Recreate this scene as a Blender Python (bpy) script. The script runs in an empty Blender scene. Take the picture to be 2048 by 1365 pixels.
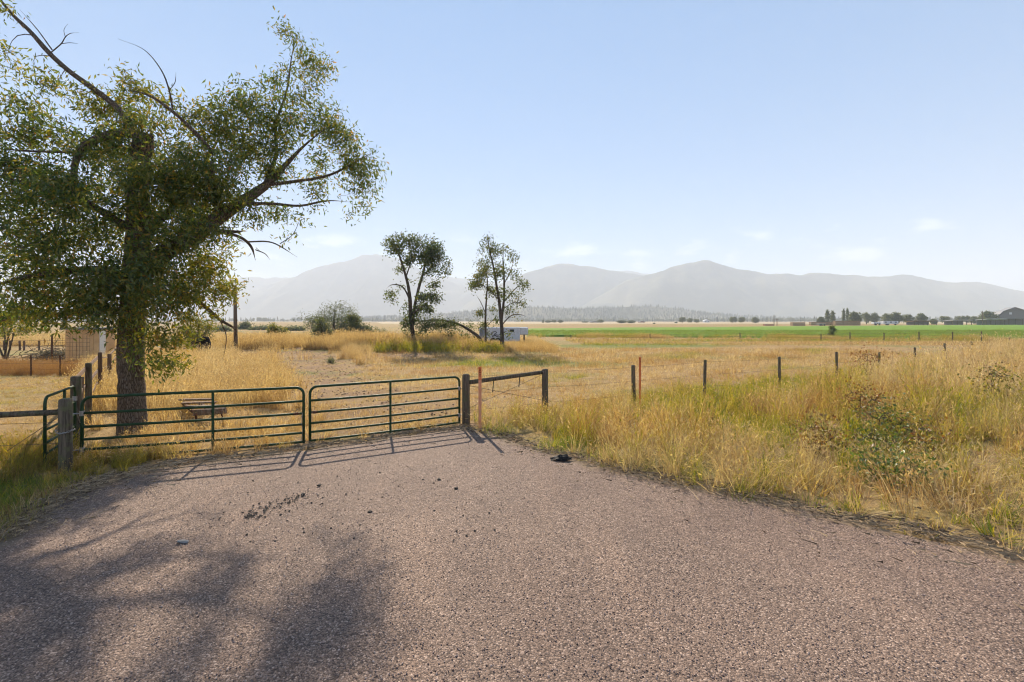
import bpy, bmesh, math, random
import numpy as np
from mathutils import Vector, Matrix, noise as mnoise

R = math.radians
rng = np.random.default_rng(7)
random.seed(7)
sc = bpy.context.scene
COL = sc.collection

# ------------------------------------------------------------------ camera, sky, sun, exposure
FPX, HZ, EYE = 910.0, 642.0, 2.85
cam_d = bpy.data.cameras.new('camera')
cam_d.sensor_width = 36.0
cam_d.lens = 36.0 * FPX / 2048.0
cam_d.shift_y = -(682.5 - HZ) / 2048.0
cam_d.clip_start = 0.05
cam_d.clip_end = 30000
cam = bpy.data.objects.new('camera', cam_d)
cam.location = (0, 0, EYE)
cam.rotation_euler = (R(90), 0, 0)
COL.objects.link(cam)
sc.camera = cam

SUN_EL, SUN_AZ = 37.0, -17.0          # azimuth measured from +Y towards +X
world = bpy.data.worlds.new('World')
sc.world = world
world.use_nodes = True
wn, wl = world.node_tree.nodes, world.node_tree.links
wn.clear()
w_out = wn.new('ShaderNodeOutputWorld')
w_bg = wn.new('ShaderNodeBackground')
w_sky = wn.new('ShaderNodeTexSky')
w_sky.sky_type = 'NISHITA'
w_sky.sun_disc = False
w_sky.sun_elevation = R(SUN_EL)
w_sky.sun_rotation = R(SUN_AZ)
w_sky.altitude = 900
w_sky.air_density = 1.0
w_sky.dust_density = 0.0
w_sky.ozone_density = 2.0
w_bg.inputs['Strength'].default_value = 0.07
# a few fair-weather clouds low over the ridges, all the way round
w_tc = wn.new('ShaderNodeTexCoord')
w_sep = wn.new('ShaderNodeSeparateXYZ')
wl.new(w_tc.outputs['Generated'], w_sep.inputs[0])
w_map = wn.new('ShaderNodeMapping')
w_map.inputs['Scale'].default_value = (9, 9, 24)
w_map.inputs['Location'].default_value = (1.3, 0.4, 0.2)
wl.new(w_tc.outputs['Generated'], w_map.inputs[0])
w_noise = wn.new('ShaderNodeTexNoise')
w_noise.inputs['Scale'].default_value = 1.0
w_noise.inputs['Detail'].default_value = 7
w_noise.inputs['Roughness'].default_value = 0.55
wl.new(w_map.outputs[0], w_noise.inputs['Vector'])
w_r = wn.new('ShaderNodeMapRange')
w_r.interpolation_type = 'SMOOTHSTEP'
w_r.inputs[1].default_value = 0.52; w_r.inputs[2].default_value = 0.68
wl.new(w_noise.outputs[0], w_r.inputs[0])
w_lo = wn.new('ShaderNodeMapRange'); w_lo.interpolation_type = 'SMOOTHSTEP'
w_lo.inputs[1].default_value = 0.05; w_lo.inputs[2].default_value = 0.10
wl.new(w_sep.outputs[2], w_lo.inputs[0])
w_hi = wn.new('ShaderNodeMapRange'); w_hi.interpolation_type = 'SMOOTHSTEP'
w_hi.inputs[1].default_value = 0.15; w_hi.inputs[2].default_value = 0.20
w_hi.inputs[3].default_value = 1; w_hi.inputs[4].default_value = 0
wl.new(w_sep.outputs[2], w_hi.inputs[0])
def wmath(op, a, b):
    m = wn.new('ShaderNodeMath'); m.operation = op
    for i, v in enumerate((a, b)):
        if isinstance(v, (int, float)): m.inputs[i].default_value = v
        else: wl.new(v, m.inputs[i])
    return m.outputs[0]
w_fac = wmath('MULTIPLY', wmath('MULTIPLY', w_r.outputs[0], w_lo.outputs[0]), wmath('MULTIPLY', w_hi.outputs[0], 0.5))
w_mix = wn.new('ShaderNodeMix'); w_mix.data_type = 'RGBA'
wl.new(w_fac, w_mix.inputs['Factor'])
w_gam = wn.new('ShaderNodeGamma'); w_gam.inputs[1].default_value = 0.38      # sky contrast flattened by hand: an even sky, less horizon glare
wl.new(w_sky.outputs[0], w_gam.inputs[0])
w_mul = wn.new('ShaderNodeMix'); w_mul.data_type = 'RGBA'; w_mul.blend_type = 'MULTIPLY'; w_mul.inputs['Factor'].default_value = 1.0
wl.new(w_gam.outputs[0], w_mul.inputs['A']); w_mul.inputs['B'].default_value = (1.2, 1.92, 2.8, 1)
wl.new(w_mul.outputs['Result'], w_mix.inputs['A'])
w_mix.inputs['B'].default_value = (8.5, 8.8, 9.4, 1)
wl.new(w_mix.outputs['Result'], w_bg.inputs['Color'])
wl.new(w_bg.outputs[0], w_out.inputs['Surface'])

sun_d = bpy.data.lights.new('sun', 'SUN')
sun_d.energy = 4.9
sun_d.angle = R(0.9)
sun_d.color = (1.0, 0.865, 0.68)
sun = bpy.data.objects.new('sun', sun_d)
sdir = Vector((math.sin(R(SUN_AZ)) * math.cos(R(SUN_EL)), math.cos(R(SUN_AZ)) * math.cos(R(SUN_EL)), math.sin(R(SUN_EL))))
sun.rotation_euler = (-sdir).to_track_quat('-Z', 'Y').to_euler()
sun.location = (-20, 60, 50)
COL.objects.link(sun)

vs = sc.view_settings
vs.view_transform = 'Standard'; vs.look = 'None'; vs.gamma = 1.0; vs.use_curve_mapping = False
vs.exposure = 1.2
sc.cycles.use_denoising = True
sc.cycles.filter_width = 1.15
sc.cycles.max_bounces = 4
sc.cycles.diffuse_bounces = 2
sc.cycles.glossy_bounces = 1
sc.cycles.transmission_bounces = 2
sc.cycles.transparent_max_bounces = 2
sc.cycles.volume_bounces = 1
sc.cycles.use_adaptive_sampling = True
sc.cycles.adaptive_threshold = 0.03
sc.cycles.sample_clamp_indirect = 6.0

# ------------------------------------------------------------------ helpers
def at(px, py, d):
    """photo pixel at a chosen distance -> point in the place"""
    return np.array([(px - 1024.0) / FPX * d, d, EYE - (py - HZ) / FPX * d])

def smooth(t):
    t = np.clip(t, 0, 1)
    return t * t * (3 - 2 * t)

def tag(o, label=None, cat=None, group=None, kind=None):
    if label: o['label'] = label
    if cat: o['category'] = cat
    if group: o['group'] = group
    if kind: o['kind'] = kind
    return o

def empty(name, loc, label=None, cat=None, group=None):
    o = bpy.data.objects.new(name, None)
    o.empty_display_size = 0.2
    o.location = loc
    COL.objects.link(o)
    return tag(o, label, cat, group)

def np_mesh(name, V, F, attrs=None, smooth_shade=False):
    """V (n,3); F (m,3) or (m,4) int"""
    me = bpy.data.meshes.new(name)
    V = np.asarray(V, dtype=np.float32); F = np.asarray(F, dtype=np.int32)
    k = F.shape[1]
    me.vertices.add(len(V)); me.vertices.foreach_set('co', V.ravel())
    me.loops.add(F.size); me.loops.foreach_set('vertex_index', F.ravel())
    me.polygons.add(len(F))
    me.polygons.foreach_set('loop_start', np.arange(0, F.size, k, dtype=np.int32))
    if smooth_shade: me.polygons.foreach_set('use_smooth', np.ones(len(F), dtype=bool))
    for an, av in (attrs or {}).items():
        a = me.attributes.new(an, 'FLOAT', 'POINT')
        a.data.foreach_set('value', np.asarray(av, dtype=np.float32).ravel())
    me.update(calc_edges=True)
    me.validate()
    return me

def link(name, me, mat=None, parent=None):
    """parent empties sit at a location with no rotation unless stated; mesh is in the parent's space"""
    o = bpy.data.objects.new(name, me)
    COL.objects.link(o)
    if mat is not None and me is not None and len(me.materials) == 0: me.materials.append(mat)
    if parent is not None: o.parent = parent
    return o

class MB:
    """collects world-space geometry for one mesh object"""
    def __init__(s): s.V = []; s.F = []; s.n = 0
    def add(s, V, F):
        V = np.asarray(V, dtype=float)
        s.V.append(V); s.F.extend([tuple(int(i) + s.n for i in f) for f in F]); s.n += len(V)
    def box(s, c, size, rot=None, jit=0.0):
        hx, hy, hz = [v / 2 for v in size]
        V = np.array([[x, y, z] for x in (-hx, hx) for y in (-hy, hy) for z in (-hz, hz)])
        if jit: V = V + rng.normal(0, jit, V.shape)
        if rot is not None: V = V @ np.array(rot.to_3x3()).T
        s.add(V + np.asarray(c), [(0, 1, 3, 2), (4, 6, 7, 5), (0, 4, 5, 1), (2, 3, 7, 6), (0, 2, 6, 4), (1, 5, 7, 3)])
    def bar(s, a, b, w, h, jit=0.0):
        a, b = Vector(a), Vector(b); d = b - a
        q = d.to_track_quat('Y', 'Z').to_matrix()
        s.box((a + b) / 2, (w, d.length, h), q, jit)
    def tube(s, pts, radii, n=8, caps=True, noise=0.0, seed=0):
        pts = np.asarray(pts, dtype=float); m = len(pts)
        radii = np.broadcast_to(np.asarray(radii, dtype=float), (m,))
        T = np.gradient(pts, axis=0); T /= np.maximum(np.linalg.norm(T, axis=1, keepdims=True), 1e-9)
        ref = np.array([0, 0, 1.0]) if abs(T[0][2]) < 0.9 else np.array([1.0, 0, 0])
        u = np.cross(T[0], ref); u /= np.linalg.norm(u)
        V = []; ang = np.arange(n) * 2 * math.pi / n
        rr = np.random.default_rng(seed)
        lob = rr.uniform(0, 6.28, 3)
        for i in range(m):
            u = u - T[i] * np.dot(u, T[i]); u /= max(np.linalg.norm(u), 1e-9)
            w = np.cross(T[i], u)
            r = np.full(n, radii[i])
            if noise:
                r = r * (1 + noise * (0.5 * np.sin(3 * ang + lob[0] + i * .13) + 0.35 * np.sin(5 * ang + lob[1] - i * .2)) + noise * rr.normal(0, .45, n))
            V.append(pts[i] + np.outer(np.cos(ang) * r, u) + np.outer(np.sin(ang) * r, w))
        V = np.concatenate(V)
        F = []
        for i in range(m - 1):
            for j in range(n):
                k = (j + 1) % n
                F.append((i * n + j, i * n + k, (i + 1) * n + k, (i + 1) * n + j))
        if caps:
            F.append(tuple(range(n - 1, -1, -1))); F.append(tuple((m - 1) * n + j for j in range(n)))
        s.add(V, F)
    def build(s, name, mat=None, parent=None, bevel=0.0, shade=False, origin=None):
        V = np.concatenate(s.V)
        off = np.array(parent_origin(parent)) if parent is not None else (np.array(origin) if origin is not None else np.zeros(3))
        me = bpy.data.meshes.new(name)
        me.from_pydata((V - off).tolist(), [], s.F)
        if shade: me.polygons.foreach_set('use_smooth', np.ones(len(me.polygons), dtype=bool))
        me.update()
        if bevel > 0:
            bm = bmesh.new(); bm.from_mesh(me)
            bmesh.ops.bevel(bm, geom=bm.edges[:], offset=bevel, segments=1, affect='EDGES', clamp_overlap=True)
            bm.to_mesh(me); bm.free()
        o = link(name, me, mat, parent)
        if parent is None and origin is not None: o.location = origin
        return o

def parent_origin(p):
    loc = Vector((0, 0, 0))
    while p is not None:
        loc += p.location; p = p.parent
    return loc

def spline(P, k=6):
    """Catmull-Rom resample rows of P (any columns)"""
    P = np.asarray(P, dtype=float)
    if len(P) < 3:
        t = np.linspace(0, 1, k + 1)[:, None]
        return P[0] * (1 - t) + P[-1] * t
    Q = np.vstack([2 * P[0] - P[1], P, 2 * P[-1] - P[-2]])
    out = []
    for i in range(1, len(Q) - 2):
        p0, p1, p2, p3 = Q[i - 1], Q[i], Q[i + 1], Q[i + 2]
        for t in np.linspace(0, 1, k, endpoint=False):
            out.append(0.5 * ((2 * p1) + (-p0 + p2) * t + (2 * p0 - 5 * p1 + 4 * p2 - p3) * t * t + (-p0 + 3 * p1 - 3 * p2 + p3) * t ** 3))
    out.append(P[-1])
    return np.array(out)

# ------------------------------------------------------------------ materials
MATS = {}
class NT:
    def __init__(s, name):
        s.m = bpy.data.materials.new(name); s.m.use_nodes = True
        s.t = s.m.node_tree; s.t.nodes.clear()
        s.out = s.n('ShaderNodeOutputMaterial')
        MATS[name] = s.m
    def n(s, t, **kw):
        x = s.t.nodes.new(t)
        for k, v in kw.items(): setattr(x, k, v)
        return x
    def set(s, sock, v):
        if hasattr(v, 'is_linked') or isinstance(v, bpy.types.NodeSocket): s.t.links.new(v, sock)
        elif isinstance(v, (tuple, list)) and len(v) == 3 and sock.type == 'RGBA': sock.default_value = (*v, 1)
        else: sock.default_value = v
    def noise(s, vec, scale, detail=4, rough=0.55):
        x = s.n('ShaderNodeTexNoise')
        s.set(x.inputs['Scale'], scale); s.set(x.inputs['Detail'], detail); s.set(x.inputs['Roughness'], rough)
        if vec is not None: s.set(x.inputs['Vector'], vec)
        return x.outputs['Fac']
    def vor(s, vec, scale, feature='F1', out='Distance'):
        x = s.n('ShaderNodeTexVoronoi', feature=feature)
        s.set(x.inputs['Scale'], scale)
        if vec is not None: s.set(x.inputs['Vector'], vec)
        return x.outputs[out]
    def mix(s, f, a, b, mode='MIX'):
        x = s.n('ShaderNodeMix', data_type='RGBA', blend_type=mode)
        s.set(x.inputs['Factor'], f); s.set(x.inputs['A'], a); s.set(x.inputs['B'], b)
        return x.outputs['Result']
    def math(s, op, a, b=0.0):
        x = s.n('ShaderNodeMath', operation=op)
        s.set(x.inputs[0], a); s.set(x.inputs[1], b)
        return x.outputs[0]
    def rng(s, v, a, b, c=0.0, d=1.0, smoothstep=True):
        x = s.n('ShaderNodeMapRange', interpolation_type='SMOOTHSTEP' if smoothstep else 'LINEAR')
        s.set(x.inputs[0], v)
        for i, q in enumerate((a, b, c, d)): x.inputs[i + 1].default_value = q
        return x.outputs[0]
    def ramp(s, v, stops):
        x = s.n('ShaderNodeValToRGB')
        e = x.color_ramp.elements
        while len(e) < len(stops): e.new(0.5)
        for q, (p, c) in zip(e, stops): q.position = p; q.color = (*c, 1)
        s.set(x.inputs[0], v)
        return x.outputs[0]
    def attr(s, name, typ='GEOMETRY', out='Fac'):
        return s.n('ShaderNodeAttribute', attribute_name=name, attribute_type=typ).outputs[out]
    def pos(s): return s.n('ShaderNodeNewGeometry').outputs['Position']
    def obj(s): return s.n('ShaderNodeTexCoord').outputs['Object']
    def mapping(s, vec, scale=(1, 1, 1)):
        x = s.n('ShaderNodeMapping'); s.set(x.inputs[0], vec); x.inputs['Scale'].default_value = scale
        return x.outputs[0]
    def bump(s, h, strength=0.3, dist=0.01):
        x = s.n('ShaderNodeBump'); s.set(x.inputs['Height'], h)
        x.inputs['Strength'].default_value = strength; x.inputs['Distance'].default_value = dist
        return x.outputs[0]
    def bsdf(s, col, rough=0.8, metal=0.0, normal=None, spec=0.3, coat=0.0):
        x = s.n('ShaderNodeBsdfPrincipled')
        s.set(x.inputs['Base Color'], col); s.set(x.inputs['Roughness'], rough); s.set(x.inputs['Metallic'], metal)
        s.set(x.inputs['Specular IOR Level'], spec)
        if normal is not None: s.set(x.inputs['Normal'], normal)
        return x.outputs[0]
    def end(s, sh): s.t.links.new(sh, s.out.inputs['Surface']); return s.m

def thin_mat(name, col_fn, trans=0.45, gloss=0.06, tint=(1.25, 1.15, 0.55), rough=0.45):
    t = NT(name); c = col_fn(t)
    d = t.n('ShaderNodeBsdfDiffuse'); t.set(d.inputs[0], c)
    tr = t.n('ShaderNodeBsdfTranslucent'); t.set(tr.inputs[0], t.mix(1.0, c, tint, 'MULTIPLY'))
    m = t.n('ShaderNodeMixShader'); m.inputs[0].default_value = trans
    t.t.links.new(d.outputs[0], m.inputs[1]); t.t.links.new(tr.outputs[0], m.inputs[2])
    g = t.n('ShaderNodeBsdfGlossy'); g.inputs['Roughness'].default_value = rough
    m2 = t.n('ShaderNodeMixShader'); m2.inputs[0].default_value = gloss
    t.t.links.new(m.outputs[0], m2.inputs[1]); t.t.links.new(g.outputs[0], m2.inputs[2])
    return t.end(m2.outputs[0])

def leaf_col(stops, yel):
    def f(t):
        c = t.ramp(t.attr('rnd'), stops)
        return t.mix(t.attr('hue'), c, t.ramp(t.attr('rnd'), yel))
    return f
GREEN = [(0.0, (0.035, 0.085, 0.03)), (0.35, (0.085, 0.145, 0.04)), (0.62, (0.165, 0.205, 0.05)), (0.8, (0.26, 0.24, 0.045)), (0.92, (0.34, 0.20, 0.04)), (1.0, (0.25, 0.11, 0.03))]
YELLOW = [(0.0, (0.09, 0.13, 0.025)), (0.45, (0.20, 0.22, 0.035)), (0.75, (0.36, 0.28, 0.04)), (1.0, (0.42, 0.2, 0.04))]
thin_mat('leaf_willow', leaf_col(GREEN, YELLOW), 0.55, 0.035, rough=.4)
thin_mat('leaf_field', leaf_col([(0, (0.045, 0.08, 0.03)), (0.6, (0.085, 0.125, 0.04)), (1, (0.18, 0.16, 0.05))], YELLOW), 0.5, 0.04)
thin_mat('leaf_grey', leaf_col([(0, (0.075, 0.10, 0.065)), (0.6, (0.12, 0.15, 0.09)), (1, (0.18, 0.20, 0.11))], YELLOW), 0.42, 0.05)
thin_mat('leaf_rose', leaf_col([(0, (0.04, 0.09, 0.025)), (0.5, (0.10, 0.17, 0.03)), (1, (0.26, 0.27, 0.045))],
                               [(0, (0.17, 0.055, 0.022)), (0.45, (0.27, 0.10, 0.03)), (0.75, (0.24, 0.19, 0.04)), (1, (0.34, 0.27, 0.05))]), 0.45, 0.05)

def grass_col(dry, green):
    def f(t):
        r = t.attr('rnd')
        c = t.ramp(r, dry)
        c = t.mix(t.attr('pale', 'INSTANCER'), c, t.ramp(r, [(0.0, (0.30, 0.21, 0.13)), (0.5, (0.52, 0.40, 0.27)), (1.0, (0.70, 0.60, 0.47))]))
        g = t.ramp(r, green)
        fac = t.math('ADD', t.attr('tint', 'INSTANCER'), t.math('MULTIPLY', t.math('SUBTRACT', r, 0.5), 0.35))
        c = t.mix(t.rng(fac, 0.15, 0.85), c, g)
        red = t.attr('red', 'INSTANCER')
        c = t.mix(red, c, (0.24, 0.115, 0.05))
        return t.mix(t.attr('lush', 'INSTANCER'), c, t.ramp(r, [(0, (0.08, 0.14, 0.02)), (0.6, (0.15, 0.22, 0.03)), (1, (0.24, 0.28, 0.06))]))
    return f
DRY = [(0.0, (0.11, 0.058, 0.025)), (0.25, (0.26, 0.148, 0.055)), (0.55, (0.41, 0.258, 0.10)), (0.85, (0.54, 0.38, 0.18)), (1.0, (0.66, 0.52, 0.32))]
GRN = [(0.0, (0.055, 0.10, 0.015)), (0.4, (0.15, 0.20, 0.022)), (0.75, (0.33, 0.33, 0.03)), (1.0, (0.50, 0.38, 0.06))]
thin_mat('grass_blade', grass_col(DRY, GRN), 0.5, 0.03, tint=(1.28, 1.2, 0.68))

def wood_mat(name, a, b, moss=None, scale=1.0):
    t = NT(name); o = t.obj()
    g = t.noise(t.mapping(o, (22 * scale, 22 * scale, 1.6 * scale)), 1.0, 6, 0.65)
    c = t.mix(t.rng(g, 0.3, 0.72), a, b)
    cr = t.rng(t.noise(t.mapping(o, (40, 40, 1.2)), 1.0, 3), 0.60, 0.66)
    c = t.mix(t.math('MULTIPLY', cr, 0.75), c, (0.02, 0.016, 0.012))
    if moss: c = t.mix(t.math('MULTIPLY', t.rng(t.noise(o, 7, 5), 0.47, 0.62), 0.8), c, moss)
    return t.end(t.bsdf(c, 0.9, normal=t.bump(g, 0.7, 0.012), spec=0.15))
wood_mat('post_grey', (0.07, 0.055, 0.04), (0.19, 0.155, 0.115), (0.12, 0.12, 0.06))
wood_mat('post_dark', (0.055, 0.042, 0.03), (0.17, 0.135, 0.10), (0.10, 0.10, 0.055))
wood_mat('post_brown', (0.09, 0.05, 0.03), (0.19, 0.12, 0.075))
wood_mat('plank_old', (0.10, 0.07, 0.05), (0.30, 0.23, 0.17), (0.20, 0.10, 0.055))
wood_mat('pole_wood', (0.09, 0.06, 0.04), (0.20, 0.145, 0.10))

def bark_mat(name, a, b, s=1.0):
    t = NT(name); o = t.obj()
    m = t.mapping(o, (24 * s, 24 * s, 4.2 * s))
    nz = t.noise(m, 1.2, 5)
    wv = t.n('ShaderNodeVectorMath', operation='ADD'); t.set(wv.inputs[0], m)
    sc_ = t.n('ShaderNodeVectorMath', operation='SCALE'); t.t.links.new(t.n('ShaderNodeTexNoise').outputs['Color'], sc_.inputs[0]); sc_.inputs['Scale'].default_value = 1.2
    t.t.links.new(sc_.outputs[0], wv.inputs[1])
    v = t.vor(wv.outputs[0], 1.5, 'DISTANCE_TO_EDGE')
    h = t.math('ADD', t.rng(v, 0.0, 0.28), t.math('MULTIPLY', nz, 0.5))
    c = t.mix(t.rng(h, 0.2, 1.15), a, b)
    return t.end(t.bsdf(c, 0.95, normal=t.bump(h, 0.8, 0.03), spec=0.1))
bark_mat('bark_willow', (0.085, 0.064, 0.047), (0.215, 0.17, 0.13))
bark_mat('bark_field', (0.06, 0.046, 0.036), (0.16, 0.125, 0.095), 0.8)
t = NT('splinter_wood'); g = t.noise(t.mapping(t.obj(), (30, 30, 2)), 1, 4)
t.end(t.bsdf(t.mix(g, (0.28, 0.16, 0.08), (0.5, 0.33, 0.19)), 0.85))

t = NT('green_paint'); o_ = t.obj()
n1 = t.noise(o_, 5, 6, 0.7); n2 = t.noise(o_, 60, 3)
c = t.mix(n1, (0.012, 0.036, 0.013), (0.022, 0.058, 0.02))
c = t.mix(t.math('MULTIPLY', t.rng(n1, 0.6, 0.72), 0.7), c, (0.09, 0.085, 0.055))
t.end(t.bsdf(c, t.rng(n2, 0.3, 0.7, 0.5, 0.7), normal=t.bump(n2, 0.15, 0.002), spec=0.3))
t = NT('steel_grey'); n1 = t.noise(t.obj(), 20, 4)
t.end(t.bsdf(t.mix(n1, (0.2, 0.2, 0.2), (0.42, 0.42, 0.43)), 0.45, 0.8))
t = NT('wire_rust'); t.end(t.bsdf((0.13, 0.10, 0.08), 0.7, 0.3))
t = NT('rusty_steel'); n1 = t.noise(t.obj(), 14, 5)
t.end(t.bsdf(t.mix(n1, (0.045, 0.022, 0.014), (0.14, 0.065, 0.035)), 0.9))
t = NT('orange_marker'); n1 = t.noise(t.obj(), 6, 4)
t.end(t.bsdf(t.mix(t.rng(n1, .3, .7), (0.62, 0.13, 0.035), (0.70, 0.21, 0.07)), 0.55))
t = NT('orange_faded'); n1 = t.noise(t.obj(), 6, 4)
t.end(t.bsdf(t.mix(t.rng(n1, .3, .7), (0.66, 0.26, 0.13), (0.72, 0.34, 0.2)), 0.65))
t = NT('marker_print'); t.end(t.bsdf((0.03, 0.012, 0.01), 0.6))
t = NT('black_fabric'); t.end(t.bsdf(t.mix(t.noise(t.obj(), 30, 3), (0.006, 0.006, 0.007), (0.02, 0.02, 0.02)), 0.75))
t = NT('black_plastic'); t.end(t.bsdf((0.008, 0.008, 0.009), 0.5))

# chip-sealed driveway
t = NT('chip_seal'); p = t.pos()
v = t.n('ShaderNodeTexVoronoi'); t.set(v.inputs['Vector'], p); t.set(v.inputs['Scale'], 62.0)
v2 = t.n('ShaderNodeTexVoronoi'); t.set(v2.inputs['Vector'], p); t.set(v2.inputs['Scale'], 95.0)
sepc = t.n('ShaderNodeSeparateColor'); t.t.links.new(v.outputs['Color'], sepc.inputs[0])
chip = t.ramp(sepc.outputs[0], [(0.0, (0.11, 0.077, 0.06)), (0.3, (0.18, 0.125, 0.096)), (0.6, (0.228, 0.158, 0.121)), (0.85, (0.28, 0.199, 0.153)), (1.0, (0.44, 0.33, 0.265))])
gap = t.rng(v.outputs['Distance'], 0.42, 0.85)
c = t.mix(t.math('MULTIPLY', gap, 0.85), chip, (0.055, 0.04, 0.035))
big = t.noise(p, 0.35, 4, 0.6)
c = t.mix(t.rng(big, 0.35, 0.68), c, t.mix(1.0, c, (0.84, 0.83, 0.84), 'MULTIPLY'))
trk = t.noise(t.mapping(p, (0.9, 0.14, 1)), 1.0, 5, 0.6)
c = t.mix(t.math('MULTIPLY', t.rng(trk, 0.46, 0.66), 0.8), c, t.mix(1.0, c, (1.2, 1.17, 1.13), 'MULTIPLY'))
med = t.noise(p, 2.6, 5, 0.7)
c = t.mix(t.rng(med, 0.52, 0.72), c, t.mix(1.0, c, (0.8, 0.8, 0.82), 'MULTIPLY'))
edge = t.attr('edge')
en = t.math('ADD', edge, t.math('MULTIPLY', t.math('SUBTRACT', t.noise(p, 3.0, 5, 0.65), 0.5), 1.5))
c = t.mix(t.math('MULTIPLY', t.rng(en, 0.45, 0.85), 0.75), c, t.mix(t.noise(p, 25, 3), (0.12, 0.085, 0.055), (0.30, 0.22, 0.14)))
hh = t.math('ADD', t.math('MULTIPLY', t.math('SUBTRACT', 1.0, v.outputs['Distance']), 1.0), t.math('MULTIPLY', v2.outputs['Distance'], -0.4))
hh = t.math('ADD', hh, t.math('MULTIPLY', sepc.outputs[1], 0.7))
t.end(t.bsdf(c, 0.85, normal=t.bump(hh, 1.0, 0.006), spec=0.25))
t = NT('chip_stone'); oi = t.n('ShaderNodeObjectInfo')
c = t.ramp(oi.outputs['Random'], [(0.0, (0.15, 0.106, 0.09)), (0.35, (0.22, 0.155, 0.13)), (0.7, (0.30, 0.215, 0.18)), (1.0, (0.48, 0.37, 0.31))])
t.end(t.bsdf(c, 0.85, spec=0.25))
t = NT('dark_clod'); t.end(t.bsdf(t.mix(t.noise(t.obj(), 40, 3), (0.02, 0.018, 0.016), (0.065, 0.058, 0.052)), 0.95))
t = NT('grey_stone'); t.end(t.bsdf(t.mix(t.noise(t.obj(), 40, 3), (0.10, 0.105, 0.11), (0.22, 0.22, 0.22)), 0.9))
t = NT('straw'); t.end(t.bsdf(t.mix(t.attr('rnd'), (0.07, 0.045, 0.028), (0.42, 0.31, 0.19)), 0.9))

# pasture
t = NT('pasture'); p = t.pos()
n1 = t.noise(p, 0.22, 6, 0.62); n2 = t.noise(p, 1.7, 6, 0.7); n3 = t.noise(p, 14, 4, 0.7); n4 = t.noise(t.mapping(p, (0.05, 0.16, 1)), 1, 5, 0.6)
c = t.ramp(t.math('ADD', t.math('MULTIPLY', n2, 0.55), t.math('MULTIPLY', n3, 0.45)), [(0.25, (0.10, 0.066, 0.03)), (0.45, (0.24, 0.16, 0.072)), (0.62, (0.36, 0.255, 0.13)), (0.8, (0.46, 0.35, 0.21))])
gr = t.ramp(t.math('ADD', t.math('MULTIPLY', n2, 0.5), t.math('MULTIPLY', n3, 0.5)), [(0.3, (0.085, 0.10, 0.03)), (0.55, (0.17, 0.18, 0.055)), (0.8, (0.30, 0.27, 0.11))])
c = t.mix(t.math('MULTIPLY', t.rng(n4, 0.48, 0.64), 0.75), c, gr)
c = t.mix(t.rng(t.math('ADD', t.attr('green'), t.math('MULTIPLY', t.math('SUBTRACT', n2, 0.5), 0.8)), 0.3, 0.7), c, gr)
dirt = t.ramp(t.math('ADD', t.math('MULTIPLY', n3, 0.6), t.math('MULTIPLY', t.noise(p, 40, 3), 0.4)), [(0.3, (0.09, 0.055, 0.032)), (0.5, (0.21, 0.135, 0.08)), (0.7, (0.36, 0.25, 0.155))])
c = t.mix(t.rng(t.math('ADD', t.attr('dirt'), t.math('MULTIPLY', t.math('SUBTRACT', n2, 0.5), 2.0)), 0.3, 0.75), c, dirt)
t.end(t.bsdf(c, 0.95, normal=t.bump(t.math('ADD', n3, n2), 0.8, 0.05), spec=0.08))
t = NT('green_crop'); p = t.pos()
n2 = t.noise(p, 0.5, 6, 0.7); n4 = t.noise(t.mapping(p, (0.01, 0.08, 1)), 1, 4)
c = t.mix(t.rng(n2, 0.3, 0.7), (0.09, 0.165, 0.016), (0.16, 0.26, 0.028))
c = t.mix(t.math('MULTIPLY', t.rng(n4, 0.5, 0.7), 0.5), c, (0.15, 0.19, 0.05))
t.end(t.bsdf(c, 0.9, normal=t.bump(n2, 1.0, 0.3), spec=0.1))
t = NT('far_stubble'); p = t.pos()
t.end(t.bsdf(t.mix(t.noise(t.mapping(p, (0.004, 0.03, 1)), 1, 4), (0.24, 0.18, 0.10), (0.42, 0.33, 0.20)), 0.95))
t = NT('mountain_forest'); p = t.pos()
n1 = t.noise(p, 0.004, 6, 0.6); n2 = t.noise(p, 0.03, 4, 0.7)
c = t.mix(t.rng(n1, 0.42, 0.6), (0.025, 0.035, 0.022), (0.20, 0.17, 0.10))
t.end(t.bsdf(t.mix(n2, c, (0.05, 0.06, 0.035)), 0.95, spec=0.05))
t = NT('conifer_dark'); t.end(t.bsdf(t.mix(t.n('ShaderNodeObjectInfo').outputs['Random'], (0.025, 0.04, 0.02), (0.05, 0.065, 0.03)), 0.95, spec=0.05))
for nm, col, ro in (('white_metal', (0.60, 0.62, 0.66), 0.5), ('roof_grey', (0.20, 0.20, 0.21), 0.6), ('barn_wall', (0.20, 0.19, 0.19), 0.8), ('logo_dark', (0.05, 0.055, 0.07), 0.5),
                    ('tyre_black', (0.015, 0.015, 0.015), 0.8), ('glass_dark', (0.02, 0.025, 0.03), 0.15), ('red_barn', (0.22, 0.07, 0.045), 0.8), ('slate_blue', (0.16, 0.19, 0.24), 0.6)):
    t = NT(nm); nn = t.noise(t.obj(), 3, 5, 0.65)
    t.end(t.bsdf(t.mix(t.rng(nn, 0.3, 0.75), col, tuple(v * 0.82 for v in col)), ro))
t = NT('hay_brown'); nn = t.noise(t.mapping(t.obj(), (3, 3, 9)), 1, 5, 0.7)
t.end(t.bsdf(t.mix(nn, (0.14, 0.085, 0.045), (0.36, 0.25, 0.14)), 0.95))
t = NT('tan_panel'); nn = t.noise(t.obj(), 2.2, 6, 0.7)
t.end(t.bsdf(t.mix(t.rng(nn, .3, .7), (0.60, 0.35, 0.15), (0.72, 0.45, 0.21)), 0.75))

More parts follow.
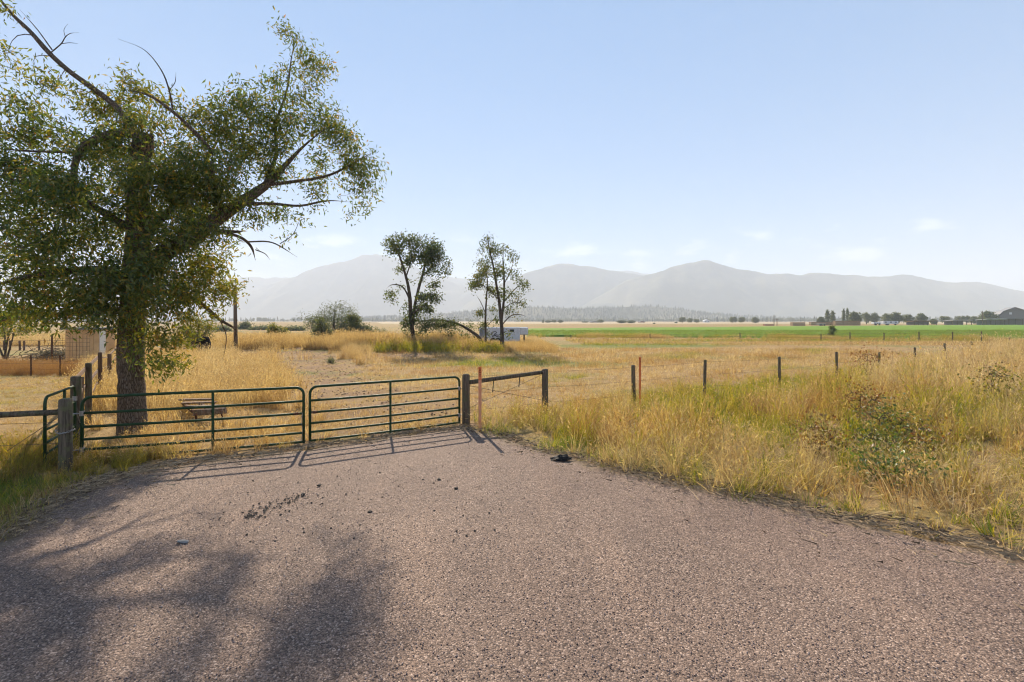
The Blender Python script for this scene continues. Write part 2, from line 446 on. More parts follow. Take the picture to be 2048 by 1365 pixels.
# ------------------------------------------------------------------ the lie of the land
EDGE = np.array([(-1.25, 12.3), (0.19, 10.7), (1.57, 9.16), (2.88, 8.03), (4.03, 7.24), (5.3, 6.2), (6.17, 5.48), (8.5, 4.3), (13, 2.6), (20, 0.5), (20, -9), (-12, -9),
                 (-9.2, 1.0), (-7.2, 4.3), (-6.66, 5.92), (-6.95, 6.5), (-7.35, 7.45), (-7.3, 8.3), (-6.3, 9.25), (-4.5, 10.15), (-2.8, 11.3)])
def poly_dist(x, y, P=EDGE):
    """signed distance, > 0 outside"""
    x = np.asarray(x, float); y = np.asarray(y, float)
    d = np.full(x.shape, 1e9); inside = np.zeros(x.shape, bool)
    for i in range(len(P)):
        ax, ay = P[i]; bx, by = P[(i + 1) % len(P)]
        ex, ey = bx - ax, by - ay
        tt = np.clip(((x - ax) * ex + (y - ay) * ey) / (ex * ex + ey * ey), 0, 1)
        d = np.minimum(d, np.hypot(x - ax - tt * ex, y - ay - tt * ey))
        c = ((ay > y) != (by > y))
        with np.errstate(divide='ignore', invalid='ignore'):
            xi = (bx - ax) * (y - ay) / (by - ay if by != ay else 1e-9) + ax
        inside ^= c & (x < xi)
    return np.where(inside, -d, d)

def wob(x, y, s, seed=0.0):
    return (np.sin(x * s * 1.3 + y * s * 0.7 + seed) + np.sin(-x * s * 0.6 + y * s * 1.7 + 2 * seed + 1) + np.sin(x * s * 2.3 - y * s * 1.9 + 3 * seed)) / 3

def fence_side(x, y): return (x + 1.25) * 0.53 - (y - 12.4) * 0.85     # > 0 on the camera's side

def height(x, y):
    x = np.asarray(x, float); y = np.asarray(y, float)
    pd = poly_dist(x, y)
    out = smooth(pd / 1.2)
    near = np.exp(-((x / 60) ** 2 + ((y - 20) / 60) ** 2))
    h = out * near * (0.05 * wob(x, y, 0.9) + 0.03 * wob(x, y, 2.7, 2))
    h = h + 0.8 * smooth(pd / 7.0) * smooth((x - 4.0) / 17.0) * smooth((fence_side(x, y) + 0.3) / 6.0) * smooth((80 - x) / 40)
    h = h + 0.35 * smooth((x - 15) / 12) * smooth((fence_side(x, y) - .5) / 5.0) * smooth((80 - x) / 40)
    h = h + 0.45 * np.exp(-(((x + 12) / 15) ** 4 + ((y - 44) / 5.5) ** 2))      # low mound the two field trees stand on
    h = h - 0.045 * (1 - smooth(pd / 0.35 + 0.1))
    return h

def axis(lo, hi, step, far, g=1.16):
    a = list(np.arange(lo, hi + 1e-6, step)); s = step
    while a[-1] < far: s *= g; a.append(a[-1] + s)
    s = step
    while a[0] > -far: s *= g; a.insert(0, a[0] - s)
    return np.array(a)
gx = axis(-22, 42, 0.4, 9000); gy = axis(-4, 56, 0.4, 9000)
GX, GY = np.meshgrid(gx, gy)
GZ = height(GX, GY)
nx, ny = len(gx), len(gy)
ii = np.arange(nx * ny).reshape(ny, nx)
GF = np.stack([ii[:-1, :-1], ii[:-1, 1:], ii[1:, 1:], ii[1:, :-1]], -1).reshape(-1, 4)
def seg_mask(x, y, pts, widths, soft):
    m = np.zeros(x.shape)
    for (a, b, wa, wb) in zip(pts[:-1], pts[1:], widths[:-1], widths[1:]):
        ex, ey = b[0] - a[0], b[1] - a[1]
        tt = np.clip(((x - a[0]) * ex + (y - a[1]) * ey) / (ex * ex + ey * ey), 0, 1)
        dd = np.hypot(x - a[0] - tt * ex, y - a[1] - tt * ey)
        m = np.maximum(m, smooth(1 - (dd - (wa + (wb - wa) * tt)) / soft))
    return m
TRACK = [(-3.2, 12.0), (-5.5, 17.0), (-9.5, 25), (-15, 34), (-24, 44), (-40, 56)]
TW = [1.7, 1.6, 1.9, 2.2, 2.0, 2.0]
def dirt_mask(x, y):
    m = (0.5 + .24 * wob(x, y, .9, 4)) * seg_mask(x, y, TRACK, TW, 3.0)
    m = np.maximum(m, 0.9 * np.exp(-(((x + 8.3) / 3.6) ** 2 + ((y - 36) / 2.2) ** 2)))
    m = np.maximum(m, 0.62 * np.exp(-(((x + 2.8) / 3.4) ** 2 + ((y - 14.5) / 3.6) ** 2)))
    m = np.maximum(m, 0.75 * smooth(1 - np.abs(poly_dist(x, y)) / 0.5))
    return m
def green_mask(x, y):
    m = 0.8 * np.exp(-(((x - 1) / 9) ** 2 + ((y - 30) / 3) ** 2)) + 0.75 * np.exp(-(((x + 11) / 5) ** 2 + ((y - 24.5) / 1.6) ** 2))
    m = np.maximum(m, 0.9 * np.exp(-(((x - 14) / 14) ** 2 + ((y - 52) / 5) ** 2)))
    m = np.maximum(m, 0.95 * np.exp(-(((x - 40) / 40) ** 2 + ((y - 64) / 3.0) ** 2)))
    m = np.maximum(m, 0.65 * np.exp(-(((x + 8.5) / 1.7) ** 2 + ((y - 6.2) / 2.0) ** 2)))
    m = np.maximum(m, 0.30 * np.exp(-(((x + 20) / 9) ** 2 + ((y - 15) / 7) ** 2)))
    return m
me = np_mesh('ground', np.stack([GX.ravel(), GY.ravel(), GZ.ravel()], 1), GF, {'dirt': dirt_mask(GX, GY), 'green': green_mask(GX, GY)}, True)
tag(link('ground', me, MATS['pasture']), 'dry tan pasture ground stretching to the foot of the mountains', kind='structure')

# driveway: a fine sheet with an edge attribute (earth and straw washed over its rim)
pe = []
for i in range(len(EDGE)):
    a, b = EDGE[i], EDGE[(i + 1) % len(EDGE)]
    L = np.hypot(*(b - a)); k = max(2, int(L / 0.18)) if L < 9 else 4
    for tt in np.linspace(0, 1, k, endpoint=False):
        q = a + (b - a) * tt
        n_ = np.array([(b - a)[1], -(b - a)[0]]) / L
        pe.append(q + n_ * (0.07 * math.sin(q[0] * 5 + q[1] * 3) + .06 * math.sin(q[0] * 1.7 - q[1] * 2.3) + random.uniform(-.05, .05)))
pe = np.array(pe)
xs = np.arange(-9.6, 8.0, 0.3); ys = np.arange(-1, 12.4, 0.3)
IX, IY = np.meshgrid(xs, ys)
ins = poly_dist(IX.ravel(), IY.ravel()) < -0.25
pts2 = [Vector((float(a), float(b))) for a, b in pe] + [Vector((float(a), float(b))) for a, b in zip(IX.ravel()[ins], IY.ravel()[ins])]
from mathutils.geometry import delaunay_2d_cdt
nb = len(pe)
vv, _, ff, *_ = delaunay_2d_cdt(pts2, [(i, (i + 1) % nb) for i in range(nb)], [list(range(nb))], 1, 1e-5)
V = np.array([(v_[0], v_[1], 0.0) for v_ in vv])
ed = np.exp(-np.abs(poly_dist(V[:, 0], V[:, 1])) / 0.45)
V[:, 2] = 0.012 * wob(V[:, 0], V[:, 1], 0.6) - 0.02 * (ed > 0.8)
me = np_mesh('driveway', V, np.array([f for f in ff if len(f) == 3]), {'edge': ed}, True)
dv = me.polygons[0].normal.z
if dv < 0: me.flip_normals()
tag(link('driveway', me, MATS['chip_seal']), 'pinkish chip sealed driveway apron in front of the green gates', kind='structure')

# far fields
def sheet(name, quad, z, mat, label):
    P = np.array([(a, b, z) for a, b in quad]); n = 14
    u, v_ = np.meshgrid(np.concatenate([[0, .004], np.linspace(.04, .96, n * 3), [.996, 1]]), np.concatenate([[0, .004], np.linspace(.06, .94, n), [.996, 1]]))
    Q = (P[0] * ((1 - u) * (1 - v_))[..., None] + P[1] * (u * (1 - v_))[..., None] + P[2] * (u * v_)[..., None] + P[3] * ((1 - u) * v_)[..., None])
    Q[..., 2] += 0.05 * wob(Q[..., 0], Q[..., 1], 0.05)
    I = np.arange(Q[..., 0].size).reshape(u.shape)
    F = np.stack([I[:-1, :-1], I[:-1, 1:], I[1:, 1:], I[1:, :-1]], -1).reshape(-1, 4)
    for e_ in (Q[0], Q[-1], Q[:, 0], Q[:, -1]): e_[:, 2] = -.06          # the crop's edge comes down to the ground
    return tag(link(name, np_mesh(name, Q.reshape(-1, 3), F, None, True), MATS[mat]), label, kind='structure')
sheet('green_field', [(2.5, 82), (120, 58), (330, 300), (5, 150)], 0.34, 'green_crop', 'bright green crop field beyond the mown pasture')
sheet('stubble_field', [(-120, 420), (900, 360), (1400, 900), (-300, 1000)], 0.30, 'far_stubble', 'pale harvested field in front of the far tree line')

# ------------------------------------------------------------------ mountains
def mountain(name, prof, D, depth, label, rough=0.24, seed=1.0):
    prof = np.array(prof, float)
    px = np.arange(prof[0, 0], prof[-1, 0] + 1, 5.0)
    py = np.interp(px, prof[:, 0], prof[:, 1])
    k = np.ones(5) / 5
    pad = np.concatenate([[py[0]] * 2, py, [py[-1]] * 2]); py = np.convolve(pad, k, 'valid')
    X = (px - 1024) / FPX * D; Zr = EYE - (py - HZ) / FPX * D
    vs_ = np.linspace(-1, 1, 47)
    XX, VV = np.meshgrid(X, vs_)
    ZR = np.broadcast_to(Zr, XX.shape)
    s = 1.0 / 520.0
    wv = VV + 0.10 * wob(XX, VV * depth, s * 2.0, seed)
    prof_v = np.clip(1 - np.abs(VV), 0, 1) ** 1.15
    spur = wob(XX, VV * depth * 0.4, s * 3.1, seed + 4) * 0.5 + wob(XX, VV * depth * 0.6, s * 7.7, seed + 2) * 0.3
    Z = ZR * prof_v * (1 + rough * 3.0 * spur * (1 - np.clip(1 - np.abs(VV), 0, 1) ** 3) * 0.8)
    fine = np.array([[mnoise.fractal(Vector((x * .004, y * .004, seed)), 1.0, 2.0, 4) for x in X] for y in vs_ * depth])
    Z = Z + fine * 0.05 * ZR * smooth(1 - np.abs(VV) + 0.2)
    Z = np.where(np.abs(VV) > 0.98, -3.0, Z)
    YY = D + VV * depth
    # keep what is seen of the crest at its own bearing
    XX = XX * 1.0
    I = np.arange(XX.size).reshape(XX.shape)
    F = np.stack([I[:-1, :-1], I[:-1, 1:], I[1:, 1:], I[1:, :-1]], -1).reshape(-1, 4)
    me = np_mesh(name, np.stack([XX.ravel(), YY.ravel(), Z.ravel()], 1), F, None, True)
    return tag(link(name, me, MATS['mountain_forest']), label, kind='structure')
mountain('mountain', [(-900, 620), (-600, 590), (-300, 560), (0, 548), (200, 552), (350, 556), (480, 557), (600, 556), (760, 560), (900, 552), (1000, 566), (1100, 540), (1230, 541), (1330, 552), (1480, 600), (1560, 640)],
         5400, 700, 'faintest long ridge behind the left peak, lost in haze', seed=3.3)
mountain('mountain', [(330, 640), (440, 600), (520, 578), (560, 562), (600, 549), (640, 533), (690, 521), (730, 511), (760, 507), (790, 515), (830, 533), (870, 552), (930, 570), (1000, 584), (1080, 606), (1160, 640)],
         4700, 800, 'pale hazy peak behind the left of the two field trees', seed=1.7)
mountain('mountain', [(900, 640), (940, 600), (990, 574), (1030, 557), (1060, 543), (1092, 533), (1118, 531), (1150, 527), (1180, 531), (1210, 539), (1260, 547), (1300, 558), (1350, 580), (1400, 603), (1460, 640)],
         4100, 620, 'rounded hazy mountain right of the field trees, middle of the range', seed=5.1)
mountain('mountain', [(1120, 640), (1200, 592), (1250, 563), (1300, 551), (1350, 535), (1385, 526), (1412, 520), (1440, 527), (1480, 540), (1540, 548), (1572, 545), (1600, 552), (1632, 547), (1700, 549), (1760, 553), (1805, 549), (1860, 560), (1960, 567), (2010, 575), (2050, 583), (2250, 590), (2600, 575), (3100, 600), (3500, 640)],
         3500, 640, 'nearest grey mountain with the pointed summit, right half of the range', seed=8.2)
hill = mountain('hill', [(560, 640), (800, 634), (960, 622), (1060, 615), (1150, 618), (1240, 615), (1300, 613), (1350, 616), (1410, 628), (1500, 634), (1640, 640)],
         2000, 240, 'low forested hill at the foot of the mountains', seed=2.9)

# ------------------------------------------------------------------ scatter by geometry nodes (only for stuff nobody could count)
def make_scatter(name, points, rots, scales, idx, attrs, protos, mat, label):
    """protos: list of meshes; one stuff object"""
    pc = bpy.data.collections.new(name + '_pieces')
    for i, m in enumerate(protos):
        if len(m.materials) == 0: m.materials.append(mat)
        o = bpy.data.objects.new('%s_piece_%02d' % (name, i), m); pc.objects.link(o)
    me = bpy.data.meshes.new(name)
    me.vertices.add(len(points)); me.vertices.foreach_set('co', np.asarray(points, np.float32).ravel())
    a = me.attributes.new('rot', 'FLOAT_VECTOR', 'POINT'); a.data.foreach_set('vector', np.asarray(rots, np.float32).ravel())
    sv = np.asarray(scales, np.float32)
    if sv.ndim == 1: sv = np.stack([sv, sv, sv], 1)
    a = me.attributes.new('scl', 'FLOAT_VECTOR', 'POINT'); a.data.foreach_set('vector', sv.ravel())
    a = me.attributes.new('idx', 'INT', 'POINT'); a.data.foreach_set('value', np.asarray(idx, np.int32))
    for k_, v_ in attrs.items():
        a = me.attributes.new(k_, 'FLOAT', 'POINT'); a.data.foreach_set('value', np.asarray(v_, np.float32))
    o = link(name, me)
    ng = bpy.data.node_groups.new(name + '_scatter', 'GeometryNodeTree')
    ng.interface.new_socket('Geometry', in_out='INPUT', socket_type='NodeSocketGeometry')
    ng.interface.new_socket('Geometry', in_out='OUTPUT', socket_type='NodeSocketGeometry')
    N, L = ng.nodes, ng.links
    gi, go = N.new('NodeGroupInput'), N.new('NodeGroupOutput')
    iop = N.new('GeometryNodeInstanceOnPoints'); ci = N.new('GeometryNodeCollectionInfo')
    ci.inputs['Collection'].default_value = pc
    ci.inputs['Separate Children'].default_value = True; ci.inputs['Reset Children'].default_value = True
    def na(nm, ty):
        x = N.new('GeometryNodeInputNamedAttribute'); x.data_type = ty; x.inputs['Name'].default_value = nm
        return x.outputs['Attribute']
    er = N.new('FunctionNodeEulerToRotation'); L.new(na('rot', 'FLOAT_VECTOR'), er.inputs[0])
    L.new(gi.outputs[0], iop.inputs['Points']); L.new(ci.outputs[0], iop.inputs['Instance'])
    iop.inputs['Pick Instance'].default_value = True
    L.new(na('idx', 'INT'), iop.inputs['Instance Index'])
    L.new(er.outputs[0], iop.inputs['Rotation']); L.new(na('scl', 'FLOAT_VECTOR'), iop.inputs['Scale'])
    L.new(iop.outputs[0], go.inputs[0])
    md = o.modifiers.new('scatter', 'NODES'); md.node_group = ng
    me.materials.append(mat)
    return tag(o, label, kind='stuff')

def tuft(name, n, h, hvar, spread, lean, width, seed, heads=0.0, curve=0.5, headw=0.012, headl=0.10):
    r = np.random.default_rng(seed)
    V = []; F = []; RN = []; c = 0
    for b in range(n):
        a = r.uniform(0, 6.283); rad = spread * math.sqrt(r.uniform())
        base = np.array([math.cos(a) * rad, math.sin(a) * rad, -0.03])
        la = r.uniform(0, 6.283) if r.uniform() < 0.5 else a + r.normal(0, .6)
        ld = np.array([math.cos(la), math.sin(la), 0])
        L = h * max(0.25, 1 + r.normal(0, hvar)); th0 = abs(r.normal(0, lean * 0.6)); th1 = min(th0 + abs(r.normal(0, curve)), 2.3)
        wa = r.uniform(0, 6.283); wd = np.array([math.cos(wa), math.sin(wa), 0])
        w = width * r.uniform(.6, 1.3); p = base; rv = r.uniform()
        segs = 3; pts = [p]
        for s_ in range(segs):
            th = th0 + (th1 - th0) * ((s_ + .5) / segs) ** 1.3
            p = p + (ld * math.sin(th) + np.array([0, 0, math.cos(th)])) * L / segs; pts.append(p)
        ws = [1, .85, .6]
        for s_ in range(segs): V += [pts[s_] - wd * w * ws[s_] / 2, pts[s_] + wd * w * ws[s_] / 2]
        V.append(pts[3]); RN += [rv] * 7
        F += [(c, c + 1, c + 3), (c, c + 3, c + 2), (c + 2, c + 3, c + 5), (c + 2, c + 5, c + 4), (c + 4, c + 5, c + 6)]; c += 7
        if r.uniform() < heads:
            d = pts[3] - pts[2]; d /= np.linalg.norm(d); hl = headl * r.uniform(.6, 1.3)
            q = pts[3] - d * hl * .3; sw = headw * r.uniform(.6, 1.3); d = d + np.array([ld[0], ld[1], -.3]) * .25
            w2 = np.cross(d, wd); w2 /= max(np.linalg.norm(w2), 1e-6)
            V += [q, q + d * hl * .4 + wd * sw, q + d * hl * .4 - wd * sw, q + d * hl, q + d * hl * .45 + w2 * sw, q + d * hl * .45 - w2 * sw]
            RN += [min(1, .55 + rv * .45)] * 6
            F += [(c, c + 1, c + 3), (c, c + 3, c + 2), (c, c + 4, c + 3), (c, c + 3, c + 5)]; c += 6
    return np_mesh(name, np.array(V), np.array(F), {'rnd': RN})

TALL = [tuft('tall_tuft', 36, .72, .32, .15, .32, .0105, 100 + i, .55, .45) for i in range(6)]
MEDG = [tuft('medium_tuft', 34, .42, .34, .13, .5, .0125, 200 + i, .25, .7) for i in range(5)]
SHORT = [tuft('short_tuft', 34, .11, .4, .17, .7, .0065, 300 + i, 0, .8) for i in range(5)]
LODGED = [tuft('lodged_tuft', 40, .66, .25, .15, 2.1, .009, 400 + i, .35, .45) for i in range(5)]
LEAFY = [tuft('leafy_tuft', 30, .30, .35, .13, .5, .022, 600 + i, 0, 1.0) for i in range(5)]
STUB = [tuft('stubble_tuft', 26, .17, .5, .24, 1.0, .009, 500 + i, 0, .6) for i in range(5)]
ALLT = TALL + MEDG + SHORT + LODGED + STUB + LEAFY
IDX = {'tall': (0, 6), 'med': (6, 11), 'short': (11, 16), 'lodged': (16, 21), 'stub': (21, 26), 'leafy': (26, 31)}

class Scatter:
    def __init__(s): s.P = []; s.R = []; s.S = []; s.I = []; s.T = []; s.D = []; s.L = []; s.U = []
    def add(s, x, y, kind, sc_, tint, red=0.0, lean=0.15, dz=0.0, wide=1.0, pale=0.28, lush=0.0):
        n = len(x)
        if n == 0: return
        z = height(x, y) + dz
        lo, hi = IDX[kind]
        s.P.append(np.stack([x, y, z], 1))
        s.R.append(np.stack([rng.normal(0, lean, n), rng.normal(0, lean, n), rng.uniform(0, 6.283, n)], 1))
        q = np.broadcast_to(sc_, (n,)) * rng.uniform(.75, 1.25, n)
        s.S.append(np.stack([q * wide, q * wide, q], 1)); s.I.append(rng.integers(lo, hi, n))
        s.T.append(np.broadcast_to(tint, (n,))); s.D.append(np.broadcast_to(red, (n,))); s.U.append(np.full(n, lush)); s.L.append(np.clip(np.broadcast_to(pale, (n,)) + rng.normal(0, .12, n), 0, 1))
    def build(s, name, label):
        return make_scatter(name, np.concatenate(s.P), np.concatenate(s.R), np.concatenate(s.S), np.concatenate(s.I),
                            {'tint': np.concatenate(s.T), 'red': np.concatenate(s.D), 'pale': np.concatenate(s.L), 'lush': np.concatenate(s.U)}, ALLT, MATS['grass_blade'], label)

def in_view(x, y, m=0.12):
    return (y > 2.5) & (np.abs(x) / np.maximum(y, .1) < 1.13 + m)
def rand_in(x0, x1, y0, y1, dens):
    n = int((x1 - x0) * (y1 - y0) * dens)
    x = rng.uniform(x0, x1, n); y = rng.uniform(y0, y1, n)
    k = in_view(x, y) | (y0 == 0)
    return x[k], y[k]

# ---- the road verge right of the driveway
G = Scatter()
x, y = rand_in(-1.2, 30, 4, 30, 23)
fs = fence_side(x, y); pd = poly_dist(x, y)
k = (fs > -0.9 + 0.4 * wob(x, y, 1.1)) & (pd > 0.06 + 0.24 * wob(x, y, 2.1, 3))
dist = np.hypot(x, y)
k &= rng.uniform(size=len(x)) < np.clip(13 / dist, .45, 1)
x, y, fs, pd, dist = x[k], y[k], fs[k], pd[k], dist[k]
g1 = 0.5 + 0.5 * wob(x, y, 0.8, 1.4); g2 = 0.5 + 0.5 * wob(x, y, 2.3, 3.0)
greenband = np.exp(-((fs - 1.0) / 1.2) ** 2) * smooth((x - 3) / 4) * 0.75 + np.exp(-((pd - 0.4) / 0.45) ** 2) * 0.8 * smooth((g2 - .25) / .3)
rosegreen = 0.8 * np.exp(-(((x - 7.4) / 1.9) ** 2 + ((y - 10) / 2.0) ** 2))
tint = np.clip(0.36 + greenband + rosegreen + 0.85 * (g1 - 0.55) + .35 * wob(x, y, 3.1, 9) + rng.normal(0, .15, len(x)) - 0.4 * smooth((x - 12) / 6), 0, 1)
hgt = (0.40 + 0.34 * smooth((pd - 0.1) / 1.3) + 0.34 * (g2 - .5) + .22 * wob(x, y, 4.3, 2) + rng.normal(0, .13, len(x)))
hgt = np.maximum(hgt, .2) * (0.62 + 0.38 * smooth((fs - .8) / 2.5))
lod = np.exp(-(((x - 4.2) / 1.9) ** 2 + ((y - 9.4) / 1.1) ** 2)) + np.exp(-(((x - 8.4) / 2.6) ** 2 + ((y - 7.5) / 1.2) ** 2)) + 0.6 * smooth((g1 - .62) / .2) * (pd < 5) + .35 * smooth((g2 - .75) / .15) + .3 * (pd < .7) * (x > 2)
rz = np.exp(-(((x - 7.5) / 2.3) ** 2 + ((y - 9.9) / 2.1) ** 2))
hgt = hgt * (1 - .35 * rz)
kk = rng.uniform(size=len(x)) > np.maximum(.55 * rz, .7 * smooth((wob(x, y, 1.25, 11) - .3) / .3) * (pd < 6))
x, y, fs, pd, dist, g1, g2, tint, hgt, lod = [q_[kk] for q_ in (x, y, fs, pd, dist, g1, g2, tint, hgt, lod)]
u = rng.uniform(size=len(x))
is_lod = u < np.clip(lod, 0, .85)
nearedge = pd < 0.5 + .35 * wob(x, y, 1.1, 4)
red = np.clip(0.55 * wob(x, y, 1.6, 5) + rng.normal(0, .16, len(x)) - .1, 0, .8) * (1 - smooth((tint - .3) / .3))
pale = np.clip(0.12 + 0.6 * wob(x, y, .9, 7) + .75 * smooth((x - 9.5) / 6) + rng.normal(0, .2, len(x)), 0, 1)
def ADD(k_, kind, sc_, tn, **kw): G.add(x[k_], y[k_], kind, sc_, tn, red=red[k_], pale=pale[k_], **kw)
pale = np.where(is_lod, np.maximum(pale, .65), pale)
ADD(is_lod, 'lodged', .8, np.minimum(tint[is_lod], .3))
r_ = ~is_lod & nearedge
u2 = rng.uniform(size=len(x))
a = r_ & (u2 < .68); ADD(a, 'short', 1.8, np.clip(tint[a] + .3, 0, 1), lean=.3, lush=.5)
a = r_ & (u2 >= .68); ADD(a, 'med', 0.62, tint[a], lean=.3)
r_ = ~is_lod & ~nearedge
lf = r_ & (rng.uniform(size=len(x)) < np.clip(1.6 * (tint - .45), 0, .6))
ADD(lf, 'leafy', .95 * (hgt[lf] / .7), np.clip(tint[lf] + .2, 0, 1), lean=.3)
r_ &= ~lf
a = r_ & (u2 < .5); ADD(a, 'tall', hgt[a], tint[a], lean=.22)
a = r_ & (u2 >= .5); ADD(a, 'med', hgt[a] * 1.2, np.clip(tint[a] + .15, 0, 1), lean=.25)
G.build('verge_grass', 'tall golden and green grass on the road verge right of the driveway')

# ---- grass along and behind the gates, round the big tree and the left verge
G = Scatter()
x, y = rand_in(-16, -0.8, 5, 15, 30)
pd = poly_dist(x, y)
gl = np.interp(x, [-16, -8.64, -4.72, -1.41, 0], [9.2, 9.1, 10.5, 12.6, 13.4])
back = y - gl
k = (pd > .12)
tr = dirt_mask(x, y)
# in front of / under the gate: a ragged fringe
fr = k & (np.abs(back) < .45) & (x > -8.7) & (rng.uniform(size=len(x)) < np.clip((-4.6 - x) / 3 + .25, .12, 1))
G.add(x[fr], y[fr], 'med', 0.6, np.clip(.25 + .3 * wob(x[fr], y[fr], 1.9, 1), 0, 1), lean=.25)
bh = k & (back > .3) & (back < 3.2) & (x > -9.2) & (x < -5.4) & (rng.uniform(size=len(x)) < .35)
G.add(x[bh], y[bh], 'med', 0.62, .1)
bh = k & (back > .3) & (x > -9.2) & (rng.uniform(size=len(x)) < .38)
G.add(x[bh], y[bh], 'stub', .9, .05, pale=.6, red=.2)
# left verge outside the pole fence: dull tall growth and green grass by the driveway
lv = k & (x < -7.25) & (back < .5) & (y > 7.9 + .3 * wob(x, y, 1.2))
G.add(x[lv], y[lv], 'tall', np.where(x[lv] > -8.9, .32, .48), np.clip(.45 + .3 * wob(x[lv], y[lv], 1.3), 0, 1), red=.3)
lv2 = lv & (rng.uniform(size=len(x)) < .6)
G.add(x[lv2], y[lv2], 'med', np.where(x[lv2] > -8.9, .5, .85), .7, red=.15)
lv = k & (x < -6.6) & (y <= 8.0) & (pd > .12)
G.add(x[lv], y[lv], 'short', 1.5, np.clip(.75 + .3 * wob(x[lv], y[lv], 1.7) - .35 * (pd[lv] < .5), 0, 1))
x, y = rand_in(-16, -6.5, 4.2, 8.1, 45); pd = poly_dist(x, y); k = (pd > .08)
G.add(x[k], y[k], 'short', 1.4, np.clip(.8 + .3 * wob(x[k], y[k], 1.9) - .4 * (pd[k] < .25), 0, 1), lush=.45)
# tall dry grass behind the tree, left of the dirt track
x, y = rand_in(-30, -5, 12, 46, 14)
tr = dirt_mask(x, y)
fenceX = -9.9 - (y - 9.5) * 0.88           # yard fence line running back
k = (tr < .3 + .25 * wob(x, y, 1.4, 2)) & (x > fenceX) & (y > 14.0) & (x < -6.2 - (y - 14) * .22 + 1.2 * wob(x, y, .9, 6)) & (np.hypot(x + 8.6, y - 13.2) > 1.6) & (rng.uniform(size=len(x)) < np.clip(20 / y, .35, 1))
G.add(x[k], y[k], 'tall', .8 + .15 * wob(x[k], y[k], .8), np.clip(.08 + .15 * wob(x[k], y[k], .6), 0, 1), pale=np.clip(.5 + .5 * wob(x[k], y[k], .5, 3), 0, 1), red=np.clip(.4 * wob(x[k], y[k], .7, 9), 0, .5))
x, y = rand_in(-11, -8.9, 11.5, 14.5, 10); G.add(x, y, 'med', .8, .12)
# yard lawn on the left
x, y = rand_in(-34, -9, 8.5, 24, 18)
fenceX = -9.9 - (y - 9.5) * 0.88
k = (x < fenceX)
G.add(x[k], y[k], 'short', .8, np.clip(.32 + .25 * wob(x[k], y[k], .9), 0, 1))
x, y = rand_in(-40, -20, 23.5, 27.5, 22); k = x < -10 - (y - 9.5) * .88
G.add(x[k], y[k], 'tall', .6, .12, red=.75)
G.build('rough_grass', 'dry yellow grass round the gates, the big tree and the yard')

# ---- pasture stubble, the mound and the field edge
G = Scatter()
x, y = rand_in(-26, 34, 11.5, 46, 9)
tr = dirt_mask(x, y); fs = fence_side(x, y)
k = (fs < -.6) & (tr < .55) & (x > -6.2 - (y - 14) * .22) & (rng.uniform(size=len(x)) < np.clip(18 / y, .3, 1))
gm = np.clip(green_mask(x, y) + .8 * (wob(x, y, .28, 2) - .1) + .4 * wob(x, y, .9, 3), 0, 1)
G.add(x[k], y[k], 'stub', np.clip(y[k] / 22, .8, 1.5), gm[k] * .9, pale=np.clip(.45 + .5 * wob(x[k], y[k], .35, 6), 0, 1), red=np.clip(.5 * wob(x[k], y[k], .5, 8), 0, .5))
k2 = (tr >= .3) & (rng.uniform(size=len(x)) < .38)
G.add(x[k2], y[k2], 'stub', .55, np.clip(.2 + .5 * wob(x[k2], y[k2], .8, 1), 0, 1), pale=.5)
# tall dry strip on the mound
x, y = rand_in(-30, 4.2, 38.5, 50, 13)
k = (rng.uniform(size=len(x)) < .9) & (y > 40.2 + 1.0 * wob(x, y, .7) - .06 * (x + 12)) & (dirt_mask(x, y) < .6)
G.add(x[k], y[k], 'tall', (1.05 + .35 * wob(x[k], y[k], .5, 2)) * (1 - .55 * smooth((x[k] + 7) / 6)), np.clip(.06 + .12 * wob(x[k], y[k], .4), 0, 1), wide=1.5)
x, y = rand_in(-12, -1, 38.5, 41, 5)
G.add(x, y, 'med', 1.5, .7, wide=1.4)
x, y = rand_in(-75, 4, 50, 75, 3.2)
G.add(x, y, 'tall', np.where(x > -9, .5, .9), .08, wide=2.2, pale=.5)
# band of tall weeds in front of the green crop
x, y = rand_in(3, 80, 0, 7, 9)
y = y + 77 - (x - 3) * .205
k = rng.uniform(size=len(x)) < np.clip(.28 + .6 * wob(x, y, .22, 3), .04, 1)
x, y = x[k], y[k]
G.add(x, y, 'tall', .62 + .3 * wob(x, y, .25), np.clip(.42 + .45 * wob(x, y, .2, 1), 0, 1), red=.08, wide=2.0)
x, y = rand_in(8, 70, 52, 70, 2.0)
G.add(x, y, 'stub', 1.6, np.clip(green_mask(x, y), 0, 1), wide=1.6)
x, y = rand_in(3, 150, 60, 120, 2.4)
k = y > 82.5 - (x - 3) * .205
x, y = x[k], y[k]
G.add(x, y, 'med', .75, 1.0, dz=.1, wide=2.2, red=0, pale=0, lush=1.0)
G.build('pasture_grass', 'mown stubble, tall dry grass and crop tufts across the pasture')

